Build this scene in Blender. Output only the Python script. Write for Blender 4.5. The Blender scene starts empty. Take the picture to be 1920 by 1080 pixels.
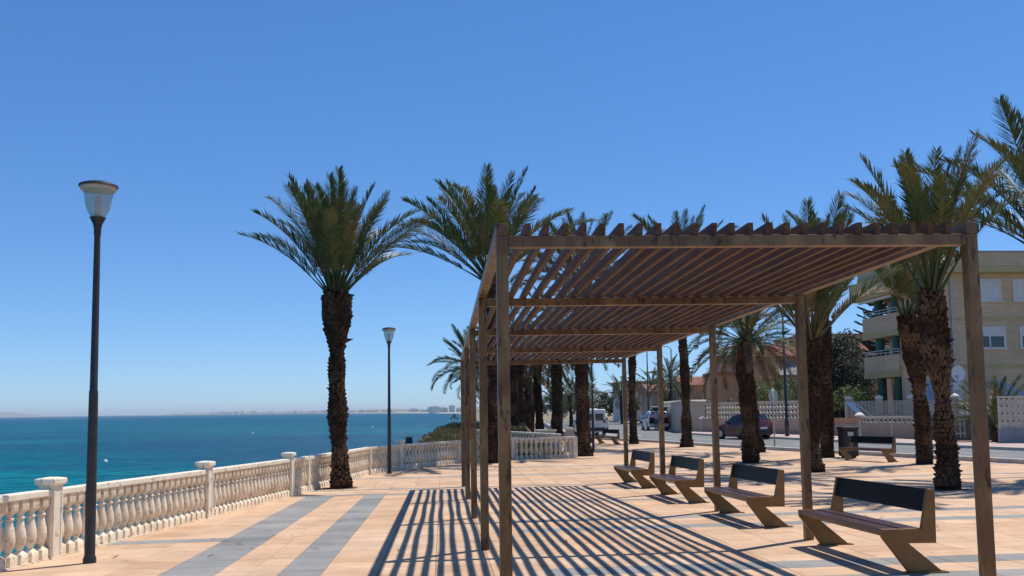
import bpy, math, random
from mathutils import Vector, Matrix, Euler
R = math.radians
random.seed(7)
scn = bpy.context.scene
col = scn.collection

# ------------------------------------------------------------------ camera
cam_d = bpy.data.cameras.new('camera')
cam = bpy.data.objects.new('camera', cam_d)
col.objects.link(cam)
YAW, PITCH, ROLL = 0.0773, 0.0825, -0.0139
fwd = Vector((math.sin(YAW)*math.cos(PITCH), math.cos(YAW)*math.cos(PITCH), math.sin(PITCH)))
rt0 = Vector((math.cos(YAW), -math.sin(YAW), 0))
up0 = rt0.cross(fwd)
rt = rt0*math.cos(ROLL) + up0*math.sin(ROLL)
up = up0*math.cos(ROLL) - rt0*math.sin(ROLL)
cam.matrix_world = Matrix(((rt.x, up.x, -fwd.x, 0.0), (rt.y, up.y, -fwd.y, 0.0),
                           (rt.z, up.z, -fwd.z, 1.54), (0, 0, 0, 1)))
cam_d.sensor_width = 36.0
cam_d.lens = 36.0*1700/1920
cam_d.shift_y = (627.75-540)/1920
cam_d.clip_start = 0.05
cam_d.clip_end = 60000
scn.camera = cam

# ------------------------------------------------------------------ sky, sun, exposure
SUN = Vector((0.39, 0.256, 1.0)).normalized()
SUN_EL = math.asin(SUN.z)
SUN_AZ = math.atan2(SUN.x, SUN.y)
world = bpy.data.worlds.new('World')
scn.world = world
world.use_nodes = True
wn = world.node_tree
sky = wn.nodes.new('ShaderNodeTexSky')
sky.sky_type = 'NISHITA'
sky.sun_disc = False
sky.sun_elevation = SUN_EL
sky.sun_rotation = SUN_AZ
sky.altitude = 0
sky.air_density = 0.75
sky.dust_density = 0.0
sky.ozone_density = 1.0
bg = wn.nodes['Background']
hs = wn.nodes.new('ShaderNodeHueSaturation')
hs.inputs['Saturation'].default_value = 1.27
wn.links.new(sky.outputs[0], hs.inputs['Color'])
wb = wn.nodes.new('ShaderNodeMix')
wb.data_type = 'RGBA'; wb.blend_type = 'MULTIPLY'; wb.inputs[0].default_value = 1.0
wb.inputs[7].default_value = (0.70, 1.24, 2.10, 1)
wn.links.new(hs.outputs[0], wb.inputs[6])
gm = wn.nodes.new('ShaderNodeGamma')
gm.inputs[1].default_value = 0.68
wn.links.new(wb.outputs[2], gm.inputs[0])
wn.links.new(gm.outputs[0], bg.inputs[0])
bg.inputs[1].default_value = 0.15
sun_d = bpy.data.lights.new('sun', 'SUN')
sun_d.energy = 5.0
sun_d.angle = R(0.53)
sun_d.color = (1.0, 0.95, 0.87)
sun = bpy.data.objects.new('sun', sun_d)
sun.rotation_euler = (-SUN).to_track_quat('-Z', 'Y').to_euler()
sun.location = (20, 10, 40)
col.objects.link(sun)
scn.view_settings.view_transform = 'Standard'
scn.view_settings.look = 'None'
scn.view_settings.gamma = 1
scn.view_settings.exposure = 0.0
scn.render.engine = 'CYCLES'
scn.cycles.max_bounces = 6
scn.cycles.transparent_max_bounces = 8

# ------------------------------------------------------------------ ground shape
SA, SB = 0.0152, 0.0055
def g(x, y):
    yy = y if y < 22 else (22+(y-22)*0.45 if y < 44 else 31.9)
    return -SA*yy + SB*max(-8.0, min(x, 14.0))
SEA = -4.0

# ------------------------------------------------------------------ materials
MATS = {}
def mat(name, c1, c2=None, rough=0.7, scale=4.0, bump=0.0, bscale=40.0, metal=0.0, spec=0.4,
        stretch=(1, 1, 1), detail=6.0, coord='pos', lo=0.35, hi=0.65, streak=None, transl=0.0, coat=0.0, c3=None, scale3=0.6, speck=None, sscale=30.0):
    m = bpy.data.materials.new(name)
    m.use_nodes = True
    nt = m.node_tree
    N, L = nt.nodes, nt.links
    b = N['Principled BSDF']
    b.inputs['Roughness'].default_value = rough
    b.inputs['Metallic'].default_value = metal
    b.inputs['Specular IOR Level'].default_value = spec
    if coat:
        b.inputs['Coat Weight'].default_value = coat
        b.inputs['Coat Roughness'].default_value = 0.2
    if coord == 'pos':
        src = N.new('ShaderNodeNewGeometry').outputs['Position']
    else:
        src = N.new('ShaderNodeTexCoord').outputs['Object']
    mp = N.new('ShaderNodeMapping')
    mp.inputs['Scale'].default_value = stretch
    L.new(src, mp.inputs['Vector'])
    if c2 is None:
        c2 = tuple(v*0.8 for v in c1)
    nz = N.new('ShaderNodeTexNoise')
    nz.inputs['Scale'].default_value = scale
    nz.inputs['Detail'].default_value = detail
    nz.inputs['Roughness'].default_value = 0.62
    L.new(mp.outputs[0], nz.inputs['Vector'])
    rp = N.new('ShaderNodeValToRGB')
    rp.color_ramp.elements[0].position = lo
    rp.color_ramp.elements[1].position = hi
    rp.color_ramp.elements[0].color = (*c1, 1)
    rp.color_ramp.elements[1].color = (*c2, 1)
    L.new(nz.outputs[0], rp.inputs[0])
    out = rp.outputs[0]
    if c3 is not None:
        n3 = N.new('ShaderNodeTexNoise')
        n3.inputs['Scale'].default_value = scale3
        n3.inputs['Detail'].default_value = 4
        L.new(src, n3.inputs['Vector'])
        r3 = N.new('ShaderNodeValToRGB')
        r3.color_ramp.elements[0].position = 0.5
        r3.color_ramp.elements[1].position = 0.68
        L.new(n3.outputs[0], r3.inputs[0])
        mx = N.new('ShaderNodeMix')
        mx.data_type = 'RGBA'
        L.new(r3.outputs[0], mx.inputs[0])
        L.new(out, mx.inputs[6])
        mx.inputs[7].default_value = (*c3, 1)
        out = mx.outputs[2]
    if speck is not None:
        n4 = N.new('ShaderNodeTexNoise')
        n4.inputs['Scale'].default_value = sscale
        n4.inputs['Detail'].default_value = 4
        L.new(mp.outputs[0], n4.inputs['Vector'])
        r4 = N.new('ShaderNodeValToRGB')
        r4.color_ramp.elements[0].position = 0.58
        r4.color_ramp.elements[1].position = 0.68
        L.new(n4.outputs[0], r4.inputs[0])
        ms = N.new('ShaderNodeMix')
        ms.data_type = 'RGBA'
        L.new(r4.outputs[0], ms.inputs[0])
        L.new(out, ms.inputs[6])
        ms.inputs[7].default_value = (*speck, 1)
        out = ms.outputs[2]
    L.new(out, b.inputs['Base Color'])
    if bump:
        n2 = N.new('ShaderNodeTexNoise')
        n2.inputs['Scale'].default_value = bscale
        n2.inputs['Detail'].default_value = 5
        L.new(mp.outputs[0], n2.inputs['Vector'])
        bp = N.new('ShaderNodeBump')
        bp.inputs['Strength'].default_value = bump
        bp.inputs['Distance'].default_value = 0.02
        L.new(n2.outputs[0], bp.inputs['Height'])
        L.new(bp.outputs[0], b.inputs['Normal'])
    if transl:
        tr = N.new('ShaderNodeBsdfTranslucent')
        mxs = N.new('ShaderNodeMixShader')
        mxs.inputs[0].default_value = transl
        L.new(out, tr.inputs[0])
        L.new(b.outputs[0], mxs.inputs[1])
        L.new(tr.outputs[0], mxs.inputs[2])
        L.new(mxs.outputs[0], N['Material Output'].inputs[0])
    MATS[name] = m
    return m

mat('cast_stone', (0.84, 0.72, 0.555), (0.75, 0.615, 0.445), 0.8, 5, 0.35, 60, c3=(0.62, 0.49, 0.34), scale3=2.6, speck=(0.40, 0.30, 0.20), sscale=18)
mat('rail_paint', (0.84, 0.76, 0.62), (0.74, 0.65, 0.50), 0.6, 6, 0.2, 50, speck=(0.50, 0.42, 0.32), sscale=9)
mat('lamp_iron', (0.018, 0.018, 0.02), (0.03, 0.03, 0.032), 0.45, 8, 0.1, 80, spec=0.5)
mat('steel_post', (0.245, 0.155, 0.066), (0.105, 0.058, 0.021), 0.40, 5.0, 0.2, 60, stretch=(1, 1, 0.3), metal=0.25, spec=0.5, c3=(0.13, 0.066, 0.028), scale3=2.6, speck=(0.045, 0.022, 0.010), sscale=14)
mat('slat_wood', (0.150, 0.072, 0.028), (0.065, 0.030, 0.012), 0.6, 3.0, 0.25, 40, stretch=(6, 0.5, 6), spec=0.3)
mat('bench_steel', (0.21, 0.125, 0.04), (0.14, 0.078, 0.024), 0.42, 4, 0.12, 70, metal=0.2, c3=(0.17, 0.085, 0.03), scale3=3)
mat('bench_wood', (0.085, 0.034, 0.026), (0.05, 0.02, 0.016), 0.3, 3, 0.15, 40, stretch=(8, 0.6, 8), spec=0.5)
mat('bench_back', (0.010, 0.008, 0.010), (0.005, 0.004, 0.005), 0.4, 3, 0.08, 40, stretch=(8, 0.6, 8), spec=0.06)
mat('palm_trunk', (0.036, 0.022, 0.014), (0.014, 0.009, 0.006), 0.95, 7, 0.9, 25, c3=(0.09, 0.052, 0.032), scale3=3.5, spec=0.1)
mat('palm_boot', (0.075, 0.043, 0.027), (0.022, 0.013, 0.009), 0.95, 9, 0.5, 30, spec=0.1, c3=(0.15, 0.095, 0.06), scale3=1.2)
mat('frond_green', (0.068, 0.105, 0.024), (0.034, 0.062, 0.017), 0.45, 1.6, 0.0, spec=0.4, transl=0.22, c3=(0.11, 0.105, 0.03), scale3=1.1)
mat('frond_olive', (0.088, 0.108, 0.026), (0.046, 0.07, 0.02), 0.5, 1.6, 0.0, spec=0.4, transl=0.25, c3=(0.17, 0.125, 0.042), scale3=1.1)
mat('frond_dry', (0.20, 0.14, 0.07), (0.12, 0.085, 0.04), 0.7, 2, 0.0, transl=0.2)
mat('grout', (0.32, 0.24, 0.17), (0.25, 0.19, 0.14), 0.95, 6, 0.2, 80)
mat('asphalt', (0.19, 0.19, 0.185), (0.14, 0.14, 0.138), 0.9, 3, 0.4, 90, c3=(0.22, 0.21, 0.20), scale3=0.5)
mat('kerb_stone', (0.52, 0.50, 0.45), (0.40, 0.38, 0.34), 0.85, 5, 0.3, 60)
mat('kerb_face', (0.10, 0.11, 0.095), (0.07, 0.075, 0.065), 0.9, 5, 0.3, 60)
mat('grey_paving', (0.42, 0.42, 0.41), (0.33, 0.33, 0.32), 0.85, 3, 0.2, 60)
mat('pink_paving', (0.50, 0.36, 0.31), (0.40, 0.29, 0.26), 0.85, 3, 0.2, 60)
mat('road_paint', (0.75, 0.75, 0.72), (0.6, 0.6, 0.58), 0.7, 20)
mat('earth', (0.30, 0.23, 0.15), (0.19, 0.15, 0.09), 0.95, 0.5, 0.5, 8, c3=(0.12, 0.12, 0.05), scale3=0.2)
mat('scrub', (0.17, 0.15, 0.06), (0.09, 0.095, 0.035), 0.9, 1.2, 0.0, transl=0.2, c3=(0.28, 0.20, 0.10), scale3=0.5)
mat('pit_soil', (0.13, 0.09, 0.06), (0.07, 0.048, 0.033), 0.95, 14, 0.6, 40)
mat('rock', (0.42, 0.33, 0.25), (0.26, 0.19, 0.14), 0.9, 2, 0.6, 6)
mat('sand', (0.55, 0.45, 0.33), (0.45, 0.36, 0.26), 0.95, 0.05)
mat('far_land', (0.20, 0.19, 0.13), (0.13, 0.14, 0.09), 0.95, 0.01)
mat('far_wall', (0.78, 0.76, 0.72), (0.66, 0.63, 0.58), 0.9, 0.02)
mat('cream_wall', (0.56, 0.48, 0.38), (0.48, 0.40, 0.31), 0.85, 1.2, 0.25, 30)
mat('pinkish_wall', (0.52, 0.38, 0.28), (0.44, 0.32, 0.235), 0.85, 1.2, 0.25, 30)
mat('lattice_block', (0.66, 0.60, 0.50), (0.54, 0.48, 0.39), 0.8, 3, 0.2, 40)
mat('grey_render', (0.30, 0.31, 0.33), (0.24, 0.25, 0.27), 0.85, 1.5, 0.2, 30)
mat('garden_stone', (0.22, 0.19, 0.15), (0.11, 0.095, 0.08), 0.9, 2.2, 0.8, 7)
mat('orange_wall', (0.62, 0.34, 0.18), (0.54, 0.29, 0.155), 0.85, 0.8, 0.15, 20)
mat('tan_wall', (0.55, 0.38, 0.265), (0.47, 0.32, 0.22), 0.85, 0.8, 0.15, 20)
mat('roof_tile', (0.42, 0.20, 0.12), (0.30, 0.14, 0.085), 0.8, 4, 0.5, 12)
mat('white_wall', (0.62, 0.61, 0.58), (0.54, 0.53, 0.50), 0.8, 1.0)
mat('yellow_render', (0.52, 0.41, 0.20), (0.44, 0.345, 0.17), 0.85, 1.0, 0.15, 20)
mat('shutter_white', (0.72, 0.71, 0.68), (0.62, 0.61, 0.58), 0.55, 2, 0.05, 20)
mat('green_paint', (0.012, 0.13, 0.075), (0.01, 0.10, 0.06), 0.45, 3)
mat('grey_metal', (0.45, 0.45, 0.44), (0.36, 0.36, 0.35), 0.4, 4, metal=0.5)
mat('dark_metal', (0.03, 0.03, 0.032), (0.02, 0.02, 0.022), 0.5, 4)
mat('bin_plastic', (0.012, 0.013, 0.014), (0.02, 0.02, 0.021), 0.5, 6)
mat('awning_grey', (0.33, 0.31, 0.31), (0.28, 0.26, 0.26), 0.9, 2)
mat('glass_dark', (0.02, 0.024, 0.028), (0.015, 0.018, 0.02), 0.06, 2, spec=0.8)
mat('red_paint', (0.10, 0.004, 0.006), (0.085, 0.004, 0.005), 0.25, 3, spec=0.5, coat=0.6)
mat('white_paint', (0.74, 0.74, 0.73), (0.68, 0.68, 0.67), 0.3, 3, spec=0.5, coat=0.5)
mat('silver_paint', (0.42, 0.43, 0.44), (0.36, 0.37, 0.38), 0.3, 3, metal=0.4, coat=0.5)
mat('black_trim', (0.012, 0.012, 0.013), (0.018, 0.018, 0.018), 0.5, 5)
mat('tyre_rubber', (0.015, 0.015, 0.015), (0.022, 0.022, 0.022), 0.85, 9)
mat('rim_alloy', (0.5, 0.5, 0.5), (0.42, 0.42, 0.42), 0.35, 5, metal=0.7)
mat('tail_red', (0.35, 0.01, 0.01), (0.28, 0.008, 0.008), 0.25, 4)
mat('lamp_clear', (0.6, 0.6, 0.6), (0.5, 0.5, 0.5), 0.15, 4)
mat('plate_white', (0.7, 0.7, 0.66), (0.65, 0.65, 0.6), 0.5, 4)
mat('leaf_bright', (0.15, 0.21, 0.035), (0.07, 0.115, 0.02), 0.5, 1.3, transl=0.5, c3=(0.22, 0.26, 0.06), scale3=0.9)
mat('leaf_dark', (0.022, 0.035, 0.014), (0.012, 0.02, 0.009), 0.65, 1.3, transl=0.12, spec=0.25)
mat('leaf_mid', (0.06, 0.085, 0.025), (0.03, 0.048, 0.015), 0.5, 1.3, transl=0.25)
mat('bark', (0.10, 0.075, 0.055), (0.055, 0.04, 0.03), 0.95, 6, 0.8, 20)
mat('blue_door', (0.28, 0.36, 0.47), (0.24, 0.31, 0.41), 0.5, 2)
mat('red_brick', (0.20, 0.075, 0.055), (0.14, 0.05, 0.04), 0.9, 8, 0.4, 20)
mat('white_metal', (0.80, 0.80, 0.78), (0.72, 0.72, 0.70), 0.4, 4)
mat('buoy_white', (0.78, 0.76, 0.68), (0.7, 0.68, 0.6), 0.5, 4)
mat('float_black', (0.02, 0.025, 0.03), (0.03, 0.035, 0.04), 0.5, 4)
mat('skin', (0.42, 0.24, 0.17), (0.38, 0.21, 0.15), 0.6, 5)
mat('cloth_pink', (0.62, 0.42, 0.42), (0.55, 0.36, 0.37), 0.9, 5)
mat('cloth_teal', (0.02, 0.14, 0.13), (0.015, 0.11, 0.10), 0.9, 5)
mat('hair_dark', (0.03, 0.02, 0.014), None, 0.7, 5)

def brick_mat(name, c1, c2, mortar, axis='x', bw=0.50, bh=0.14):
    m = bpy.data.materials.new(name); m.use_nodes = True
    nt = m.node_tree; N, L = nt.nodes, nt.links
    b = N['Principled BSDF']; b.inputs['Roughness'].default_value = 0.85
    geo = N.new('ShaderNodeNewGeometry')
    sep = N.new('ShaderNodeSeparateXYZ'); L.new(geo.outputs['Position'], sep.inputs[0])
    cmb = N.new('ShaderNodeCombineXYZ')
    ad = N.new('ShaderNodeMath'); ad.operation = 'ADD'
    L.new(sep.outputs[0], ad.inputs[0]); L.new(sep.outputs[1], ad.inputs[1])
    L.new(ad.outputs[0], cmb.inputs[0]); L.new(sep.outputs[2], cmb.inputs[1])
    br = N.new('ShaderNodeTexBrick')
    br.inputs['Scale'].default_value = 1.0
    br.inputs['Brick Width'].default_value = bw
    br.inputs['Row Height'].default_value = bh
    br.inputs['Mortar Size'].default_value = 0.012
    br.inputs['Color1'].default_value = (*c1, 1)
    br.inputs['Color2'].default_value = (*c2, 1)
    br.inputs['Mortar'].default_value = (*mortar, 1)
    L.new(cmb.outputs[0], br.inputs['Vector'])
    nz = N.new('ShaderNodeTexNoise'); nz.inputs['Scale'].default_value = 0.7; nz.inputs['Detail'].default_value = 5
    L.new(geo.outputs['Position'], nz.inputs['Vector'])
    mr = N.new('ShaderNodeMapRange'); mr.inputs[1].default_value = 0.3; mr.inputs[2].default_value = 0.7
    mr.inputs[3].default_value = 0.86; mr.inputs[4].default_value = 1.08
    L.new(nz.outputs[0], mr.inputs[0])
    mx = N.new('ShaderNodeMix'); mx.data_type = 'RGBA'; mx.blend_type = 'MULTIPLY'; mx.inputs[0].default_value = 1
    L.new(br.outputs[0], mx.inputs[6]); L.new(mr.outputs[0], mx.inputs[7])
    L.new(mx.outputs[2], b.inputs['Base Color'])
    bp = N.new('ShaderNodeBump'); bp.inputs['Strength'].default_value = 0.6; bp.inputs['Distance'].default_value = 0.01
    bp.invert = True
    L.new(br.outputs['Fac'], bp.inputs['Height']); L.new(bp.outputs[0], b.inputs['Normal'])
    MATS[name] = m
brick_mat('buff_brick', (0.68, 0.50, 0.31), (0.60, 0.435, 0.265), (0.45, 0.32, 0.20))

def tile_mat(name, ca, cb, cc):
    m = bpy.data.materials.new(name); m.use_nodes = True
    nt = m.node_tree; N, L = nt.nodes, nt.links
    b = N['Principled BSDF']; b.inputs['Roughness'].default_value = 0.78
    b.inputs['Specular IOR Level'].default_value = 0.3
    geo = N.new('ShaderNodeNewGeometry')
    oi = N.new('ShaderNodeObjectInfo')
    ad = N.new('ShaderNodeMath'); ad.operation = 'ADD'
    L.new(geo.outputs['Random Per Island'], ad.inputs[0]); L.new(oi.outputs['Random'], ad.inputs[1])
    wh = N.new('ShaderNodeMath'); wh.operation = 'FRACT'; L.new(ad.outputs[0], wh.inputs[0])
    r1 = N.new('ShaderNodeValToRGB')
    r1.color_ramp.elements[0].color = (*ca, 1); r1.color_ramp.elements[1].color = (*cb, 1)
    L.new(wh.outputs[0], r1.inputs[0])
    mp = N.new('ShaderNodeMapping'); mp.inputs['Scale'].default_value = (1.2, 7, 1)
    L.new(geo.outputs['Position'], mp.inputs['Vector'])
    n1 = N.new('ShaderNodeTexNoise'); n1.inputs['Scale'].default_value = 2.0; n1.inputs['Detail'].default_value = 8; n1.inputs['Roughness'].default_value = 0.7
    L.new(mp.outputs[0], n1.inputs['Vector'])
    n2 = N.new('ShaderNodeTexNoise'); n2.inputs['Scale'].default_value = 0.55; n2.inputs['Detail'].default_value = 5
    L.new(geo.outputs['Position'], n2.inputs['Vector'])
    m1 = N.new('ShaderNodeMapRange'); m1.inputs[1].default_value = 0.3; m1.inputs[2].default_value = 0.7; m1.inputs[3].default_value = 0.84; m1.inputs[4].default_value = 1.12
    L.new(n1.outputs[0], m1.inputs[0])
    mx = N.new('ShaderNodeMix'); mx.data_type = 'RGBA'; mx.blend_type = 'MULTIPLY'; mx.inputs[0].default_value = 1
    L.new(r1.outputs[0], mx.inputs[6]); L.new(m1.outputs[0], mx.inputs[7])
    r2 = N.new('ShaderNodeValToRGB'); r2.color_ramp.elements[0].position = 0.42; r2.color_ramp.elements[1].position = 0.72
    r2.color_ramp.elements[1].color = (0.6, 0.6, 0.6, 1)
    L.new(n2.outputs[0], r2.inputs[0])
    my = N.new('ShaderNodeMix'); my.data_type = 'RGBA'
    L.new(r2.outputs[0], my.inputs[0]); L.new(mx.outputs[2], my.inputs[6]); my.inputs[7].default_value = (*cc, 1)
    # small dark specks and gum spots
    n3 = N.new('ShaderNodeTexNoise'); n3.inputs['Scale'].default_value = 5.0; n3.inputs['Detail'].default_value = 3
    L.new(geo.outputs['Position'], n3.inputs['Vector'])
    r3 = N.new('ShaderNodeValToRGB'); r3.color_ramp.elements[0].position = 0.70; r3.color_ramp.elements[1].position = 0.76
    r3.color_ramp.elements[1].color = (0.45, 0.45, 0.45, 1)
    L.new(n3.outputs[0], r3.inputs[0])
    mz = N.new('ShaderNodeMix'); mz.data_type = 'RGBA'
    L.new(r3.outputs[0], mz.inputs[0]); L.new(my.outputs[2], mz.inputs[6]); mz.inputs[7].default_value = (0.22, 0.16, 0.12, 1)
    n4 = N.new('ShaderNodeTexNoise'); n4.inputs['Scale'].default_value = 1.3; n4.inputs['Detail'].default_value = 9; n4.inputs['Roughness'].default_value = 0.72
    L.new(geo.outputs['Position'], n4.inputs['Vector'])
    m4 = N.new('ShaderNodeMapRange'); m4.inputs[1].default_value = 0.34; m4.inputs[2].default_value = 0.6; m4.inputs[3].default_value = 0.80; m4.inputs[4].default_value = 1.04
    L.new(n4.outputs[0], m4.inputs[0])
    mw = N.new('ShaderNodeMix'); mw.data_type = 'RGBA'; mw.blend_type = 'MULTIPLY'; mw.inputs[0].default_value = 1
    L.new(mz.outputs[2], mw.inputs[6]); L.new(m4.outputs[0], mw.inputs[7])
    L.new(mw.outputs[2], b.inputs['Base Color'])
    bp = N.new('ShaderNodeBump'); bp.inputs['Strength'].default_value = 0.35; bp.inputs['Distance'].default_value = 0.01
    L.new(n1.outputs[0], bp.inputs['Height']); L.new(bp.outputs[0], b.inputs['Normal'])
    MATS[name] = m
tile_mat('tile_peach', (0.54, 0.335, 0.20), (0.66, 0.43, 0.265), (0.62, 0.45, 0.315))
tile_mat('tile_grey', (0.205, 0.205, 0.195), (0.295, 0.29, 0.275), (0.34, 0.31, 0.275))

def sea_mat():
    m = bpy.data.materials.new('sea_water'); m.use_nodes = True
    nt = m.node_tree; N, L = nt.nodes, nt.links
    N.remove(N['Principled BSDF'])
    geo = N.new('ShaderNodeNewGeometry')
    def noise(scale, detail, sc, rot=0.0, rough=0.6):
        mp = N.new('ShaderNodeMapping'); mp.inputs['Scale'].default_value = sc; mp.inputs['Rotation'].default_value = (0, 0, R(rot))
        L.new(geo.outputs['Position'], mp.inputs['Vector'])
        n = N.new('ShaderNodeTexNoise'); n.inputs['Scale'].default_value = scale; n.inputs['Detail'].default_value = detail; n.inputs['Roughness'].default_value = rough
        L.new(mp.outputs[0], n.inputs['Vector'])
        return n
    def ramp(src, lo, hi):
        r = N.new('ShaderNodeValToRGB'); r.color_ramp.elements[0].position = lo; r.color_ramp.elements[1].position = hi
        L.new(src, r.inputs[0]); return r.outputs[0]
    def mix(f, a, b):
        x = N.new('ShaderNodeMix'); x.data_type = 'RGBA'; L.new(f, x.inputs[0])
        for v, k in ((a, 6), (b, 7)):
            if isinstance(v, tuple): x.inputs[k].default_value = (*v, 1)
            else: L.new(v, x.inputs[k])
        return x.outputs[2]
    n1 = noise(1.0, 7, (0.006, 0.016, 1), -12)          # weed beds and sandy bottom
    n2 = noise(1.0, 6, (0.03, 0.12, 1), -6)             # gust streaks
    n3 = noise(1.0, 5, (0.25, 0.9, 1), 8, 0.65)         # wavelets: bump height, plus dark ripple shading painted into the colour
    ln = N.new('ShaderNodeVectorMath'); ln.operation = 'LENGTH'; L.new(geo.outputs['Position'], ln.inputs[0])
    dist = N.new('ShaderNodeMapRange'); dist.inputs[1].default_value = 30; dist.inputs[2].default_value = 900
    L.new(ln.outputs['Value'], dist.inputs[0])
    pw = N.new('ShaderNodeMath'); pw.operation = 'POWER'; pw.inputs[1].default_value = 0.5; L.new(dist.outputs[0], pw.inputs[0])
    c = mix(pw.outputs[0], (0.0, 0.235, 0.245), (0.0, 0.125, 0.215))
    c = mix(ramp(n1.outputs[0], 0.44, 0.60), c, (0.0, 0.085, 0.165))
    c = mix(ramp(n2.outputs[0], 0.50, 0.70), c, (0.0, 0.09, 0.17))
    c = mix(ramp(n3.outputs[0], 0.46, 0.64), c, (0.0, 0.05, 0.10))
    w2 = noise(0.12, 4, (0.35, 1.0, 1), 8)
    ad = N.new('ShaderNodeMath'); ad.operation = 'MULTIPLY_ADD'; ad.inputs[1].default_value = 2.0
    L.new(w2.outputs[0], ad.inputs[0]); L.new(n3.outputs[0], ad.inputs[2])
    bp = N.new('ShaderNodeBump'); bp.inputs['Strength'].default_value = 1.0; bp.inputs['Distance'].default_value = 1.0
    L.new(ad.outputs[0], bp.inputs['Height'])
    df = N.new('ShaderNodeBsdfDiffuse'); L.new(c, df.inputs['Color']); L.new(bp.outputs[0], df.inputs['Normal'])
    gl = N.new('ShaderNodeBsdfGlossy'); gl.inputs['Roughness'].default_value = 0.22; L.new(bp.outputs[0], gl.inputs['Normal'])
    mx = N.new('ShaderNodeMixShader'); mx.inputs[0].default_value = 0.07
    L.new(df.outputs[0], mx.inputs[1]); L.new(gl.outputs[0], mx.inputs[2]); L.new(mx.outputs[0], N['Material Output'].inputs[0])
    MATS['sea_water'] = m
sea_mat()
def glass_mat(name, colr, rough, alpha_t):
    m = bpy.data.materials.new(name); m.use_nodes = True
    nt = m.node_tree; N, L = nt.nodes, nt.links
    b = N['Principled BSDF']; b.inputs['Base Color'].default_value = (*colr, 1)
    b.inputs['Roughness'].default_value = rough
    nz = N.new('ShaderNodeTexNoise'); nz.inputs['Scale'].default_value = 7
    r1 = N.new('ShaderNodeValToRGB'); r1.color_ramp.elements[0].color = (*colr, 1)
    r1.color_ramp.elements[1].color = (*[v*0.7 for v in colr], 1)
    L.new(nz.outputs[0], r1.inputs[0]); L.new(r1.outputs[0], b.inputs['Base Color'])
    t = N.new('ShaderNodeBsdfTransparent'); t.inputs[0].default_value = (0.86, 0.95, 0.93, 1)
    mx = N.new('ShaderNodeMixShader'); mx.inputs[0].default_value = alpha_t
    L.new(b.outputs[0], mx.inputs[1]); L.new(t.outputs[0], mx.inputs[2])
    L.new(mx.outputs[0], N['Material Output'].inputs[0])
    MATS[name] = m
glass_mat('lamp_glass', (0.45, 0.56, 0.54), 0.25, 0.5)

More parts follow.
